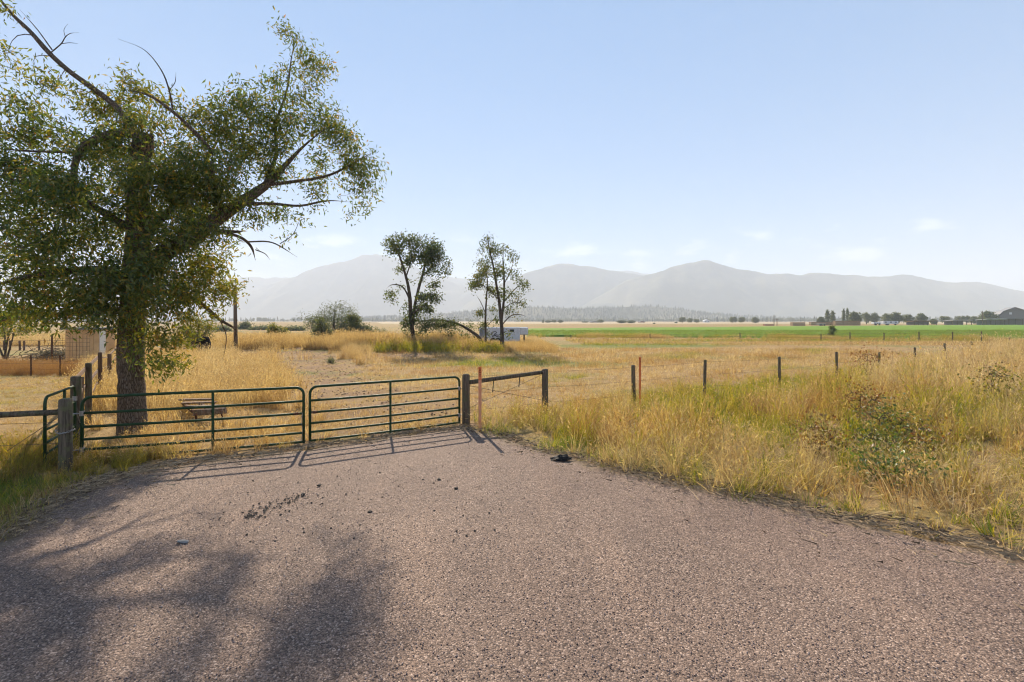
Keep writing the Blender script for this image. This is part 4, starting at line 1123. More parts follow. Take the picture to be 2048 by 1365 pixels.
def blob_tips(blobs, D0, n_total, r, thick=1.0, clump=5):
    """blobs: (px,py,rx,ry,depth offset m,weight,hue) -> tips"""
    w = np.array([b[5] * b[2] * b[3] for b in blobs], float); w /= w.sum()
    T = []; H = []
    for b, ww in zip(blobs, w):
        k = max(2, int(round(n_total * ww)))
        nc = max(2, k // clump)
        q = r.normal(size=(nc, 3)); q /= np.linalg.norm(q, axis=1, keepdims=True); q *= (r.uniform(size=nc) ** .42)[:, None]
        q = q[r.integers(0, nc, k)] + r.normal(0, .17, (k, 3))
        d = D0 + b[4] + q[:, 1] * (b[2] + b[3]) / 2 / FPX * D0 * thick
        px = b[0] + q[:, 0] * b[2]; py = b[1] + q[:, 2] * b[3]
        # sizes set at the blob's own distance
        dc = D0 + b[4]
        T.append(np.stack([(px - 1024) / FPX * dc, d, EYE - (py - HZ) / FPX * dc], 1)); H.append(np.full(k, b[6]))
    return np.concatenate(T), np.concatenate(H)

def line_px(pts, D0):
    """(px,py,r_px[,dd]) -> x,y,z,r"""
    out = []
    for p in pts:
        dd = p[3] if len(p) > 3 else 0.0
        q = at(p[0], p[1], D0 + dd); out.append((*q, p[2] / FPX * D0 * math.cos(math.atan((p[0] - 1024) / FPX))))   # round stems look wider off axis
    return np.array(out)

# ---- the big broken tree behind the left gate leaf
D0 = 11.6
base = at(266, 872, D0)
root = empty('broken_tree', (base[0], base[1], 0), 'big broken willow-leaved tree towering behind the left gate leaf', 'tree')
L_ = [
    [(266, 885, 39), (266, 862, 33), (265, 820, 30), (263, 760, 28), (262, 690, 28), (266, 610, 27), (272, 530, 27), (277, 440, 25), (277, 380, 23), (281, 320, 22), (287, 284, 21), (290, 268, 18)],
    [(284, 550, 21), (330, 507, 20, -.1), (380, 476, 18, -.2), (430, 441, 16, -.3), (480, 406, 12.5, -.3), (530, 372, 9, -.4), (566, 336, 5.5, -.4), (604, 296, 3.6, -.5), (646, 262, 2.4, -.5), (690, 240, 1.3, -.5)],
    [(284, 278, 13), (262, 268, 13, -.1), (232, 268, 12, -.25), (198, 277, 11, -.4), (166, 296, 10, -.5), (151, 325, 8, -.55), (147, 375, 7, -.6), (152, 425, 5, -.6), (150, 470, 3, -.6)],
    [(268, 270, 9), (236, 218, 8, .1), (190, 180, 7.5, .2), (140, 144, 7, .3), (100, 108, 7, .4), (62, 65, 6, .4), (15, 18, 5, .5), (-45, -65, 4, .5), (-90, -150, 2, .5)],
    [(158, 305, 4, -.5), (110, 304, 3.5, -.6), (50, 302, 3, -.7), (-20, 296, 2, -.7)],
    [(425, 306, 5, -.6), (385, 260, 4, -.7), (342, 221, 3.5, -.7), (295, 190, 3, -.7), (240, 178, 2, -.7)],
    [(440, 440, 7, -.3), (425, 360, 6, -.5), (425, 306, 5, -.6)],
    [(345, 218, 2.2, -.7), (338, 180, 1.8, -.7), (322, 140, 1.4, -.8), (288, 100, 1.0, -.8), (236, 78, .7, -.8)],
    [(536, 370, 4.5, -.4), (600, 362, 3.2, -.6), (660, 350, 2.5, -.7), (715, 322, 1.8, -.8), (755, 300, 1.1, -.8)],
    [(530, 372, 5.5, -.4), (552, 310, 4, .1), (552, 250, 3.2, .2), (574, 180, 2.2, .3), (584, 110, 1.5, .3), (600, 55, .9, .3)],
    [(480, 408, 4.5, -.3), (545, 408, 3.2, -.6), (600, 412, 2.4, -.7), (655, 402, 1.7, -.8), (705, 405, 1.0, -.8)],
    [(430, 462, 4.5, -.2), (468, 464, 3.6, -.3), (488, 463, 3, -.3)],
    [(440, 464, 4, -.2), (480, 475, 3.4, -.4), (502, 494, 3, -.4), (511, 521, 2.6, -.4)],
    [(495, 484, 2, -.4), (545, 486, 1.6, -.5), (595, 515, 1.0, -.5)],
    [(275, 470, 13), (215, 430, 10, -.5), (150, 395, 8, -.9), (70, 370, 6, -1.1), (-30, 350, 4, -1.3)],
    [(270, 560, 12), (200, 540, 10, -.8), (120, 545, 8, -1.2), (30, 560, 6, -1.5), (-60, 590, 4, -1.6)],
    [(277, 500, 11), (330, 430, 8, .6), (380, 370, 6, 1.0), (430, 290, 4, 1.2), (470, 220, 2.5, 1.2)],
    [(270, 590, 10), (330, 585, 8, .4), (390, 600, 6, .8), (440, 640, 4, .9), (472, 662, 2.5, .9), (462, 694, 1.2, .9)],
    [(266, 620, 10), (180, 625, 8, .5), (90, 632, 6, .9), (0, 640, 5, 1.1), (-80, 650, 3, 1.1)],
    [(100, 107, 1.8, .4), (122, 88, 1.5, .35), (131, 74, 1.2, .35), (142, 67, .9, .3), (158, 66, .6, .3)],
    [(122, 88, 1.0, .35), (140, 86, .8, .4), (156, 88, .6, .4)], [(131, 76, .8, .35), (128, 60, .6, .4), (136, 48, .4, .4)],
    [(338, 182, 1.0, -.7), (350, 165, .8, -.7), (352, 145, .5, -.7)], [(511, 500, 1.4, -.4), (530, 508, 1.0, -.4), (540, 520, .6, -.4)],
    [(560, 488, 1.0, -.5), (585, 470, .8, -.5), (600, 440, .6, -.5)], [(440, 640, 1.8, .9), (452, 670, 1.2, .9), (450, 700, .8, .9), (444, 720, .5, .9)],
    [(104, 100, 2, .4), (75, 60, 1.4, .3), (40, 20, 1, .3)],
]
def back(px): return 2.8 * float(smooth(np.array((px - 330) / 330.0)))      # the right-hand limbs lean away from the road
L_ = [[(p_[0], p_[1], p_[2] * (1 + back(p_[0]) / D0), (p_[3] if len(p_) > 3 else 0) + back(p_[0])) for p_ in l] for l in L_]
lines = [line_px(l, D0) for l in L_]
lines[0][0][2] = -.25
BL = [  # px py rx ry depth weight hue
    (40, 400, 110, 70, -1.0, 1.5, .0), (140, 440, 90, 70, -1.0, 1.5, 0), (60, 500, 110, 70, -1.3, 1.2, 0), (170, 520, 110, 70, -1.2, 1.2, .05), (60, 580, 90, 50, -1.2, 1.4, .1),
    (180, 590, 100, 55, -1.1, 1.3, .03), (280, 560, 80, 60, -.8, 1.6, .02), (330, 590, 60, 50, -.3, 1.3, .25), (240, 620, 90, 32, -.9, 1.2, .03), (110, 626, 90, 24, -.6, 1.2, .15), (20, 645, 60, 25, .3, 1.0, .5),
    (-90, 420, 90, 150, -.3, .45, .1), (-80, 580, 80, 80, -.2, .4, .3), (-70, 240, 70, 90, -.3, .5, .05),
    (390, 570, 55, 60, .4, 1.1, .6), (430, 530, 50, 45, .4, 1.0, .65), (450, 585, 30, 55, .5, .7, .6), (400, 640, 30, 24, .6, .7, .55), (310, 650, 50, 30, .3, 1.0, .55),
    (325, 690, 46, 32, .1, 1.3, .6), (285, 712, 34, 28, -.5, 1.2, .2), (340, 735, 28, 24, .0, .9, .5), (288, 672, 32, 28, -.4, 1.0, .2), (370, 680, 26, 24, .3, .5, .8), (225, 645, 40, 22, -.3, .8, .15),
    (215, 410, 90, 70, .6, .8, .3), (330, 410, 75, 80, .0, 1.2, .08), (400, 345, 85, 65, -.6, 1.35, .03), (440, 400, 60, 45, -.5, 1.0, .05), (330, 320, 70, 50, .5, .9, .2), (370, 480, 60, 50, -.6, .9, .03),
    (255, 330, 60, 50, .9, .7, .35), (230, 225, 60, 38, .5, .95, .32), (285, 190, 42, 34, .5, .9, .3), (180, 215, 40, 30, .3, .5, .2), (130, 270, 60, 35, .2, .7, .05), (50, 275, 65, 45, -.2, .9, .02), (50, 340, 80, 40, -.8, 1.0, 0),
    (40, 200, 55, 30, .3, .5, .05), (100, 185, 40, 28, .4, .35, .15), (22, 90, 28, 45, .4, .35, .35), (75, 150, 30, 28, .4, .28, .3), (10, 30, 30, 25, .5, .4, .3),
    (370, 250, 60, 45, .5, .85, .3), (450, 262, 55, 48, .0, 1.2, .25), (470, 195, 45, 32, .2, 1.0, .05), (525, 240, 55, 50, .1, 1.15, .04), (520, 320, 60, 45, -.5, 1.0, .05), (440, 200, 26, 22, .2, .6, .1),
    (590, 200, 52, 42, .2, .8, .08), (600, 130, 46, 44, .3, .75, .12), (578, 78, 34, 28, .3, .65, .1), (655, 150, 32, 42, .3, .38, .2), (625, 250, 55, 38, -.2, 1.0, .1), (560, 165, 36, 34, .2, .5, .05),
    (680, 275, 45, 36, -.5, .95, .15), (725, 305, 42, 40, -.7, .95, .12), (745, 350, 32, 36, -.8, .7, .1), (700, 360, 40, 34, -.7, .6, .12), (715, 408, 30, 32, -.8, .75, .1), (660, 395, 36, 28, -.7, .5, .1), (600, 345, 50, 36, -.5, .5, .08), (590, 420, 40, 26, -.6, .42, .1), (545, 400, 35, 30, -.5, .45, .1), (640, 330, 40, 30, -.5, .5, .1), (562, 460, 18, 20, -.5, .25, .1),
    (560, 290, 40, 34, -.3, .7, .05), (486, 300, 50, 40, .3, .7, .2), (300, 260, 50, 34, .6, .6, .3),
]
BL += [(185, 285, 60, 36, -.8, .8, .1), (145, 365, 45, 55, -1.0, .9, .05), (480, 425, 50, 32, -.7, .6, .08), (415, 455, 50, 34, -.7, .8, .05), (250, 270, 45, 30, -.5, .6, .2), (640, 225, 45, 34, .0, .6, .15), (245, 385, 55, 60, -.9, .9, .05), (310, 360, 55, 55, -.8, .9, .1), (300, 480, 65, 55, -.9, 1.0, .03), (180, 470, 60, 50, .8, .8, .5), (90, 560, 70, 40, 1.0, .8, .5), (380, 430, 60, 50, 1.0, .8, .45), (250, 500, 60, 50, 1.0, .7, .5)]
BL = [(b_[0], b_[1], b_[2], b_[3], b_[4] + back(b_[0]), b_[5], b_[6] + (.15 if b_[4] > .25 else 0)) for b_ in BL]
r = np.random.default_rng(21)
BL = [(*b_[:5], b_[5] * (.5 if b_[0] < 330 and b_[1] > 370 else 1.0), min(1, b_[6] + .17)) for b_ in BL]
T, H = blob_tips(BL, D0, 3400, r, 1.25, 4)
bare_t = r.uniform(size=len(T)) < .16
build_tree(root, lines, T, H, leaf=(.15, .041), per_tip=22, spread=.17, seed=21, sides=14, twig_r=(.014, .0058), droop=.55, bare=bare_t, twig_jit=.17)
# splintered stump top
m = MB()
for i in range(16):
    a_ = i * .39; q_ = at(286, 288, D0) + np.array([math.cos(a_) * .19 + .02, math.sin(a_) * .19, 0]); h_ = random.uniform(.08, .28) + (.22 if math.cos(a_) > .6 else 0)
    m.add(np.array([q_ + (-.045, 0, -.2), q_ + (.045, .0, -.2), q_ + (0, .05, -.2), q_ + (random.uniform(-.03, .03), 0, h_)]), [(0, 1, 3), (1, 2, 3), (2, 0, 3), (0, 2, 1)])
o = m.build('splintered_top', MATS['splinter_wood'], root); o['kind'] = 'stuff'

# ---- the two field trees and the fallen stem
def field_tree(name, label, D, L_, BL, n, seed, per=26, leaf=(.20, .10), leafm='leaf_field', spread=.26, bark='bark_field', group=None, bare_frac=0.0, twig_r=(.022, .008)):
    lines = [line_px(l, D) * (1, 1, 1, .74) for l in L_]
    b = lines[0][0]; root = empty(name, (b[0], b[1], 0), label, 'tree', group)
    gz = float(height(np.array([b[0]]), np.array([b[1]]))[0]); lines[0][0][2] = min(lines[0][0][2], gz - .3)
    r = np.random.default_rng(seed); T, H = blob_tips(BL, D, n, r, 1.0)
    bare = r.uniform(size=len(T)) < bare_frac
    return build_tree(root, lines, T, H, leaf=leaf, per_tip=per, spread=spread, seed=seed, sides=6, twig_r=twig_r, droop=.25, bark=bark, leafm=leafm, bare=bare)
field_tree('field_tree', 'tall leafy field tree with twin stems, left one of the pair', 45.0, [
    [(828, 700, 7), (826, 670, 6), (822, 640, 5.5), (820, 600, 5), (816, 570, 4), (808, 540, 3.2), (798, 510, 2.4), (788, 488, 1.5)],
    [(824, 655, 4.5, .2), (830, 610, 4.2, .5), (838, 575, 3.8, .6), (848, 540, 3, .7), (852, 510, 2.2, .8), (850, 485, 1.4, .8)],
    [(822, 605, 2.5, -.3), (806, 575, 2, -.6), (785, 570, 1.2, -.8), (772, 578, .6, -1)],
    [(812, 555, 2, .3), (822, 520, 1.6, .5), (822, 490, 1, .6)],
    [(845, 552, 2, .3), (866, 535, 1.5, .2), (888, 526, .9, 0)],
    [(832, 600, 2, -.5), (852, 590, 1.5, -.8), (874, 592, .8, -1)],
    [(826, 628, 1.8, -.3), (848, 612, 1.3, -.6), (866, 612, .7, -.8)]],
    [(790, 495, 22, 18, 0, 1, .03), (808, 482, 20, 12, 0, 1, 0), (832, 480, 22, 12, .3, 1, 0), (856, 490, 22, 14, .5, 1.1, 0), (872, 512, 24, 20, .5, 1.3, 0), (850, 518, 22, 18, 0, 1.3, 0), (886, 536, 15, 16, .2, .9, .05),
     (808, 515, 18, 18, -.3, .8, .03), (826, 505, 16, 16, .2, .7, .05), (800, 540, 12, 10, .3, .5, .05), (862, 548, 20, 10, .3, .7, .05), (872, 572, 18, 9, -.5, .7, .03), (848, 596, 16, 9, -.6, 1.6, .0), (870, 595, 14, 9, -.8, 1.7, 0), (860, 618, 15, 7, -.7, 1.6, 0), (838, 620, 14, 10, .3, 1.2, .05), (800, 585, 20, 16, -.3, .25, .2), (786, 600, 18, 20, -.4, .12, .2),
     (808, 615, 10, 14, -.2, .4, .1), (812, 650, 11, 13, -.2, 1.3, .05), (830, 640, 13, 13, .3, 1.3, .05), (822, 668, 10, 8, 0, .7, .05), (836, 560, 10, 12, .3, .4, .05)], 820, 31, per=14, leaf=(.21, .125), spread=.25, bare_frac=.15)
b = at(965, 686, 44.0)
field_tree('fallen_tree', 'broken leafy stem fallen against the left field tree', 44.0, [
    [(969, 690, 5), (958, 676, 4.5), (942, 663, 4), (920, 650, 3.2), (896, 643, 2.5), (868, 640, 2), (838, 644, 1.2)]],
    [(900, 648, 16, 10, 0, 1, 0), (878, 647, 18, 11, 0, 1.2, 0), (856, 650, 16, 10, 0, 1.2, 0), (842, 658, 12, 12, -.2, .8, 0), (918, 654, 10, 8, -.3, .8, .05), (930, 668, 10, 8, -.3, .7, .15), (905, 668, 12, 7, -.5, .5, .2), (936, 652, 8, 6, 0, .4, .1), (950, 672, 5, 5, 0, .2, .1)], 210, 37, per=16, leaf=(.19, .10), spread=.25, bare_frac=.2)
field_tree('field_tree', 'taller sparse field tree with a rusty brown crown, before the trailer', 42.0, [
    [(1004, 700, 6), (1004, 670, 5.2), (1002, 640, 4.6), (998, 600, 3.6), (992, 565, 3), (986, 530, 2.4), (980, 505, 1.8), (975, 478, 1)],
    [(1003, 640, 3.6, .3), (1008, 595, 3, .5), (1008, 555, 2.4, .6), (1006, 520, 1.7, .6), (1008, 488, .9, .6)],
    [(1004, 650, 1.8, -.3), (1022, 632, 1.3, -.6), (1042, 630, .8, -.8), (1056, 636, .5, -1)],
    [(1007, 605, 1.6, .3), (1024, 585, 1.3, .5), (1042, 566, .8, .6)],
    [(1007, 570, 1.5, .3), (1020, 545, 1.1, .4), (1030, 515, .6, .5)],
    [(998, 600, 1.6, -.3), (978, 580, 1.2, -.5), (958, 568, .8, -.6), (944, 574, .5, -.7)],
    [(1005, 620, 1.4, -.2), (1026, 606, 1.0, -.5), (1048, 606, .6, -.6)]],
    [(974, 480, 10, 9, 0, .7, .2), (966, 498, 10, 10, 0, .5, .1), (986, 505, 14, 14, 0, .7, .2), (1006, 496, 10, 10, .5, .6, .25), (1024, 515, 10, 12, .5, .5, .2), (970, 530, 16, 14, -.2, .5, .3), (996, 545, 18, 18, 0, .6, .2), (1026, 550, 14, 14, .3, .4, .2), (958, 560, 16, 12, -.5, .6, .3), (940, 575, 10, 6, -.6, .6, .05),
     (1040, 570, 12, 12, .5, .6, .15), (1030, 595, 16, 14, .2, .4, .2), (1044, 600, 9, 12, 0, .35, .15), (1012, 585, 14, 14, .3, .35, .2), (1024, 625, 14, 10, -.4, .3, .1), (990, 590, 14, 16, -.2, .4, .2), (1014, 670, 7, 8, -.3, .5, .2), (990, 640, 8, 12, 0, .35, .25)], 760, 41, per=8, leaf=(.19, .11), spread=.24, bare_frac=.4)
field_tree('slender_tree', 'slender young tree close left of the sparse field tree', 42.8, [
    [(972, 696, 3.4), (971, 665, 3), (971, 630, 2.6), (973, 595, 2), (975, 565, 1.4), (972, 540, .8)],
    [(972, 630, 1.4, 0), (962, 606, 1, -.2), (952, 590, .6, -.3)], [(972, 655, 1.2, .2), (984, 642, .8, .3), (994, 636, .5, .3)]],
    [(968, 545, 14, 14, 0, .8, .7), (956, 565, 14, 10, 0, .8, .3), (980, 575, 10, 12, 0, .5, .3), (962, 625, 10, 8, 0, .6, .2), (968, 650, 11, 7, 0, .7, .2), (986, 620, 8, 8, 0, .4, .3), (976, 668, 6, 8, 0, .4, .3)], 210, 43, per=14, leaf=(.17, .09), spread=.2, bare_frac=.25)

# ---- bushes and trees in the left middle distance
def bush(name, label, D, px, py0, blobs, n, seed, cat='bush', leafm='leaf_grey', per=24, leaf=(.25, .12), spread=.3, stems=5, bare_frac=0.0, group=None, stem_r=2.0):
    r = np.random.default_rng(seed)
    L_ = []
    for i in range(stems):
        b = blobs[i % len(blobs)]; o_ = r.uniform(-.2, .2)
        L_.append([(px + r.normal(0, 3), py0 + 2, stem_r), (px + (b[0] - px) * .4 + r.normal(0, 3), py0 + (b[1] - py0) * .5, stem_r * .6, o_), (b[0], b[1] - b[3] * .3, stem_r * .25, o_)])
    lines = [line_px(l, D) for l in L_]; b = lines[0][0]
    root = empty(name, (b[0], b[1], 0), label, cat, group)
    gz = float(height(np.array([b[0]]), np.array([b[1]]))[0])
    for l in lines: l[0][2] = gz - .2
    T, H = blob_tips(blobs, D, n, r, 1.0); T[:, 2] = np.maximum(T[:, 2], gz + .15)
    bare = r.uniform(size=len(T)) < bare_frac
    return build_tree(root, lines, T, H, leaf=leaf, per_tip=per, spread=spread, seed=seed, sides=0, twig_r=(.03, .012), droop=.1, bark='bark_field', leafm=leafm, bare=bare)
bush('big_bush', 'large grey-green bush with bare twigs above, left of the field trees', 78, 668, 672, [(668, 640, 34, 26, 0, 1, 0), (640, 645, 26, 22, 0, .9, 0), (695, 642, 26, 24, 0, .9, 0), (616, 642, 16, 14, 0, .6, .05), (670, 616, 26, 12, 0, .35, 0), (690, 660, 30, 12, 0, 1, 0), (640, 662, 24, 10, 0, 1, 0)], 620, 51, bare_frac=.45, per=20, leaf=(.26, .12), spread=.6, stems=12)
bush('light_bush', 'lighter green bush at the right side of the big grey bush', 76, 712, 672, [(708, 648, 15, 18, 0, 1, .35), (716, 660, 14, 10, 0, 1, .2), (700, 640, 8, 10, 0, .6, .3)], 150, 53, per=24, leaf=(.3, .15), spread=.35, leafm='leaf_field')
bush('low_bush', 'low dark bush trailing off right of the light green bush', 76, 745, 674, [(740, 664, 18, 9, 0, 1, 0), (762, 669, 12, 5, 0, 1, 0), (726, 662, 12, 9, 0, 1, 0)], 110, 54, per=24, leaf=(.3, .14), spread=.35, leafm='leaf_grey')
bush('yellow_bush', 'round yellow-green bush standing alone in the dry grass', 70, 553, 678, [(553, 664, 15, 11, 0, 1, .75), (548, 656, 9, 6, 0, .7, .8), (562, 668, 10, 7, 0, .8, .6)], 130, 55, per=30, leaf=(.24, .13), spread=.3, leafm='leaf_field')
bush('young_tree', 'small roundish tree on a shaggy dark trunk in the dry grass', 46, 641, 702, [(641, 655, 16, 14, 0, 1, .1), (634, 662, 12, 10, 0, .8, .1), (650, 662, 12, 10, 0, .8, .05), (640, 644, 8, 8, 0, .6, .15)], 110, 56, cat='tree', per=24, leaf=(.17, .09), spread=.2, stems=2, stem_r=4.5, leafm='leaf_grey')
for i, (D, px, py0, bl, hu, lab) in enumerate((
        (150, 486, 668, [(486, 660, 12, 9), (484, 651, 8, 7), (490, 656, 7, 8)], 0, 'hazy rounded tree just right of the bare pole'),
        (140, 526, 668, [(520, 665, 16, 6), (536, 664, 14, 7), (508, 667, 8, 4)], 0, 'long low hazy bush between the pole and the yellow bush'),
        (130, 592, 670, [(588, 668, 12, 5), (600, 667, 9, 5), (578, 669, 8, 4)], .05, 'low grey bush right of the yellow bush'),
        (120, 450, 668, [(450, 662, 10, 6), (440, 664, 9, 5)], 0, 'hazy low bush left of the bare pole'),
        (41, 398, 700, [(400, 652, 30, 26), (378, 668, 28, 22), (420, 652, 16, 18), (370, 640, 26, 22), (392, 682, 20, 10)], .85, 'bright yellow-green small tree behind the big tree'),
        (34, 10, 706, [(0, 640, 50, 30), (36, 630, 34, 24), (-30, 650, 40, 30), (30, 660, 26, 14)], .85, 'golden-leaved small tree at the left edge behind the big crown'))):
    near = D < 50
    bush('hazy_tree' if not near else 'golden_tree', lab, D, px, py0, [(*b_, 0, 1, hu) for b_ in bl], 150 if near else 90, 60 + i, cat='tree', per=22, leaf=(.17, .09) if near else (.5, .25), spread=.22 if near else .55, leafm='leaf_field' if near else 'leaf_grey', stems=4, stem_r=3 if near else 1.0)
rk = at(662, 722, 30.5)
bush('dark_tuft', 'small dark weed clump on the bare dirt track', 30.0, 662, 728, [(662, 723, 8, 4, 0, 1, 0)], 26, 71, cat='weed', per=16, leaf=(.12, .03), spread=.09, stems=3, stem_r=.6, leafm='leaf_grey')
bush('dark_shrub', 'small dark upright shrub at the edge of the green field', 78, 1664, 684, [(1664, 668, 5, 9, 0, 1, 0), (1665, 660, 4, 6, 0, .8, 0), (1662, 676, 7, 6, 0, 1, .1)], 60, 72, per=22, leaf=(.26, .12), spread=.2, stems=2, stem_r=1, leafm='leaf_field')
# wild roses and broad weeds in the verge
for i, (px, py, d, rx, ry, hu, n, lab) in enumerate((
        (1722, 805, 11.5, 26, 30, .85, 18, 'red-leaved rose spray rising highest out of the verge grass'),
        (1790, 905, 9.4, 75, 36, .25, 50, 'broad yellow-green rose bush in the middle of the verge'),
        (1855, 885, 9.2, 40, 24, .75, 22, 'rust-red rose spray at the right of the green rose bush'),
        (1640, 890, 9.6, 44, 30, .7, 30, 'low orange-tinged rose bush left of the green rose bush'),
        (1760, 850, 10.4, 60, 30, .2, 36, 'green rose bush behind the red spray'),
        (1828, 945, 7.7, 17, 20, .0, 18, 'dark green leafy weed nearest the driveway, on the right'),
        (1752, 940, 8.1, 20, 22, .02, 18, 'dark green leafy weed left of its look-alike by the driveway'),
        (1735, 718, 17.5, 34, 14, .9, 12, 'brown dried weed heads poking up beside the fence posts'),
        (1985, 760, 12.5, 24, 18, .45, 12, 'grey-green thistle clump near the right edge of the verge'))):
    q_ = at(px, py, d); gz = float(height(np.array([q_[0]]), np.array([q_[1]]))[0])
    pyb = HZ + (EYE - gz) / d * FPX
    py = py - 4
    bush('rose_bush' if 'rose' in lab else 'weed', lab, d, px, pyb, [(px, py, rx, ry, 0, 1, hu), (px + rx * .5, py + ry * .4, rx * .6, ry * .6, .1, .7, hu * .8), (px - rx * .5, py + ry * .5, rx * .5, ry * .6, -.1, .6, hu)], int(n * 1.5), 80 + i, cat='rose bush' if 'rose' in lab else 'weed', per=15, leaf=(.07, .046), spread=.2, stems=7, stem_r=.6, leafm='leaf_rose')

# ------------------------------------------------------------------ white gooseneck trailer behind the sparse tree
d = 56.0
def T_(px, py): return at(px, py, d)
x0, x1, xg = T_(958, 0)[0], T_(1040, 0)[0], T_(1056, 0)[0]
zt, zb, zg = T_(0, 655)[2], T_(0, 688)[2], T_(0, 670)[2]
root = empty('stock_trailer', ((x0 + x1) / 2, d + 1.1, 0), 'white gooseneck horse trailer parked behind the sparse field tree', 'trailer')
m = MB(); m.box(((x0 + x1) / 2, d + 1.1, (zt + zb) / 2), (x1 - x0, 2.2, zt - zb)); m.build('body', MATS['white_metal'], root, bevel=.05)
m = MB(); m.box(((x1 + xg) / 2 + .01, d + 1.1, (zt + zg) / 2 - .01), (xg - x1 + .02, 2.1, zt - zg - .02)); m.build('nose', MATS['white_metal'], root, bevel=.06)
m = MB(); m.tube([(xg - .45, d + 1.1, zg), (xg - .45, d + 1.1, zb - .1)], .09, 8); m.build('coupler', MATS['tyre_black'], root)
for f_ in (.34, .46):
    xx = x0 + (x1 - x0) * f_; m = MB(); m.tube([(xx, d - .02, .38), (xx, d + .22, .38)], .38, 16); w_ = m.build('wheel', MATS['tyre_black'], root)
    m = MB(); m.tube([(xx, d - .05, .38), (xx, d - .025, .38)], .2, 12); m.build('rim', MATS['steel_grey'], w_)
m = MB(); m.box((x0 + (x1 - x0) * .07, d - .012, (zt + zb) / 2), (.5, .02, (zt - zb) * .82)); m.build('door', MATS['slate_blue'], root)  # door in a plain blue-grey
for f_ in (.80,):
    m = MB(); m.box((x0 + (x1 - x0) * f_, d - .01, zt - .42), (.55, .018, .3)); m.build('window', MATS['glass_dark'], root)
m = MB(); cx, cz = x0 + (x1 - x0) * .42, (zt + zb) / 2 + .1
for pts in ([(-.55, .15), (-.2, .42), (.05, .25), (-.25, .02), (.1, -.22), (.5, -.28)], [(-.45, -.2), (-.1, -.02), (.3, -.05), (.55, .12)], [(-.6, .3), (-.5, -.1), (-.35, -.3)]):
    S_ = spline(np.array(pts), 6); m.tube([(cx + a_, d - .02, cz + b_) for a_, b_ in S_], .045, 5)
m.build('logo', MATS['logo_dark'], root)['kind'] = 'stuff'

# ------------------------------------------------------------------ the farm beyond the green field
def gable(m, cx, y, w, dep, h, rise):
    V = [(cx - w / 2, y, 0), (cx + w / 2, y, 0), (cx + w / 2, y, h), (cx, y, h + rise), (cx - w / 2, y, h)]
    V = V + [(a, b + dep, c) for a, b, c in V]
    m.add(np.array(V), [(0, 1, 2, 3, 4), (9, 8, 7, 6, 5), (0, 5, 6, 1), (1, 6, 7, 2), (4, 9, 5, 0)])
d = 300.0
cx = at(2030, 0, d)[0]
root = empty('barn', (cx, d, 0), 'grey gambrel-roofed barn at the right edge beyond the green field', 'barn')
w, h, zz = 15.0, at(0, 634, d)[2], at(0, 616, d)[2]
prof = [(-w / 2, 0), (w / 2, 0), (w / 2, h), (w / 2 - 2.2, h + (zz - h) * .55), (0, zz), (-w / 2 + 2.2, h + (zz - h) * .55), (-w / 2, h)]
m = MB(); m.add(np.array([(cx + a_, d, b_) for a_, b_ in prof] + [(cx + a_, d + 24, b_) for a_, b_ in prof]), [tuple(range(7)), tuple(range(13, 6, -1)), (0, 7, 8, 1), (1, 8, 9, 2), (6, 13, 7, 0)]); m.build('wall', MATS['barn_wall'], root)
m = MB(); rp = [prof[i] for i in (2, 3, 4, 5, 6)]
rp = [(a_ * 1.05, b_ + .12) for a_, b_ in rp]; rq = [(a_ * 1.0, b_ + .42) for a_, b_ in rp]
for a_, b_, c_, e_ in zip(rp[:-1], rp[1:], rq[:-1], rq[1:]):
    m.add(np.array([(cx + q_[0], yy_, q_[1]) for yy_ in (d - .8, d + 24.8) for q_ in (a_, b_, e_, c_)]), [(0, 1, 2, 3), (7, 6, 5, 4), (0, 4, 5, 1), (2, 6, 7, 3), (1, 5, 6, 2), (0, 3, 7, 4)])
m.build('roof', MATS['roof_grey'], root)
root.rotation_euler = (0, 0, R(-38))
m = MB(); m.box((cx - 2.0, d - .06, h + 2.2), (1.2, .1, 1.4)); m.build('loft_window', MATS['white_metal'], root)
m = MB(); m.box((cx, d - .06, 1.6), (4, .1, 3.2)); m.build('door', MATS['logo_dark'], root)
def open_shed(px0, px1, pyt, d, label, roofm='white_metal', posts=5, enclosed=False):
    a_ = at(px0, pyt, d); b_ = at(px1, pyt, d); cx = (a_[0] + b_[0]) / 2; zt = a_[2]
    root = empty('farm_shed', (cx, d, 0), label, 'shed', 'sheds of the farm beyond the green field')
    m = MB(); m.box((cx, d + 3, zt), (b_[0] - a_[0], 7, .25), Matrix.Rotation(R(-5), 3, 'X')); m.build('roof', MATS[roofm], root)
    m = MB(); m.box((cx, d + 5.8, zt / 2 + .05), (b_[0] - a_[0] - .4, .2, zt - .3)); m.build('back_wall', MATS['barn_wall'], root)
    for i in range(posts):
        m = MB(); m.box((a_[0] + .4 + (b_[0] - a_[0] - .8) * i / (posts - 1), d + .3, zt / 2 - .2), (.25, .25, zt)); m.build('post', MATS['post_dark'], root)
open_shed(1990, 2075, 638.5, 285, 'long low shed with a pale roof in front of the grey barn', 'roof_grey', 7)
open_shed(1972, 2012, 639.5, 275, 'small white-roofed shed just left of the grey barn')
open_shed(1905, 1945, 641.5, 290, 'low pale-roofed lean-to left of the dark round tree')
open_shed(1828, 1875, 643.0, 290, 'long low brown feed shed in the middle of the farm', 'hay_brown', 6)
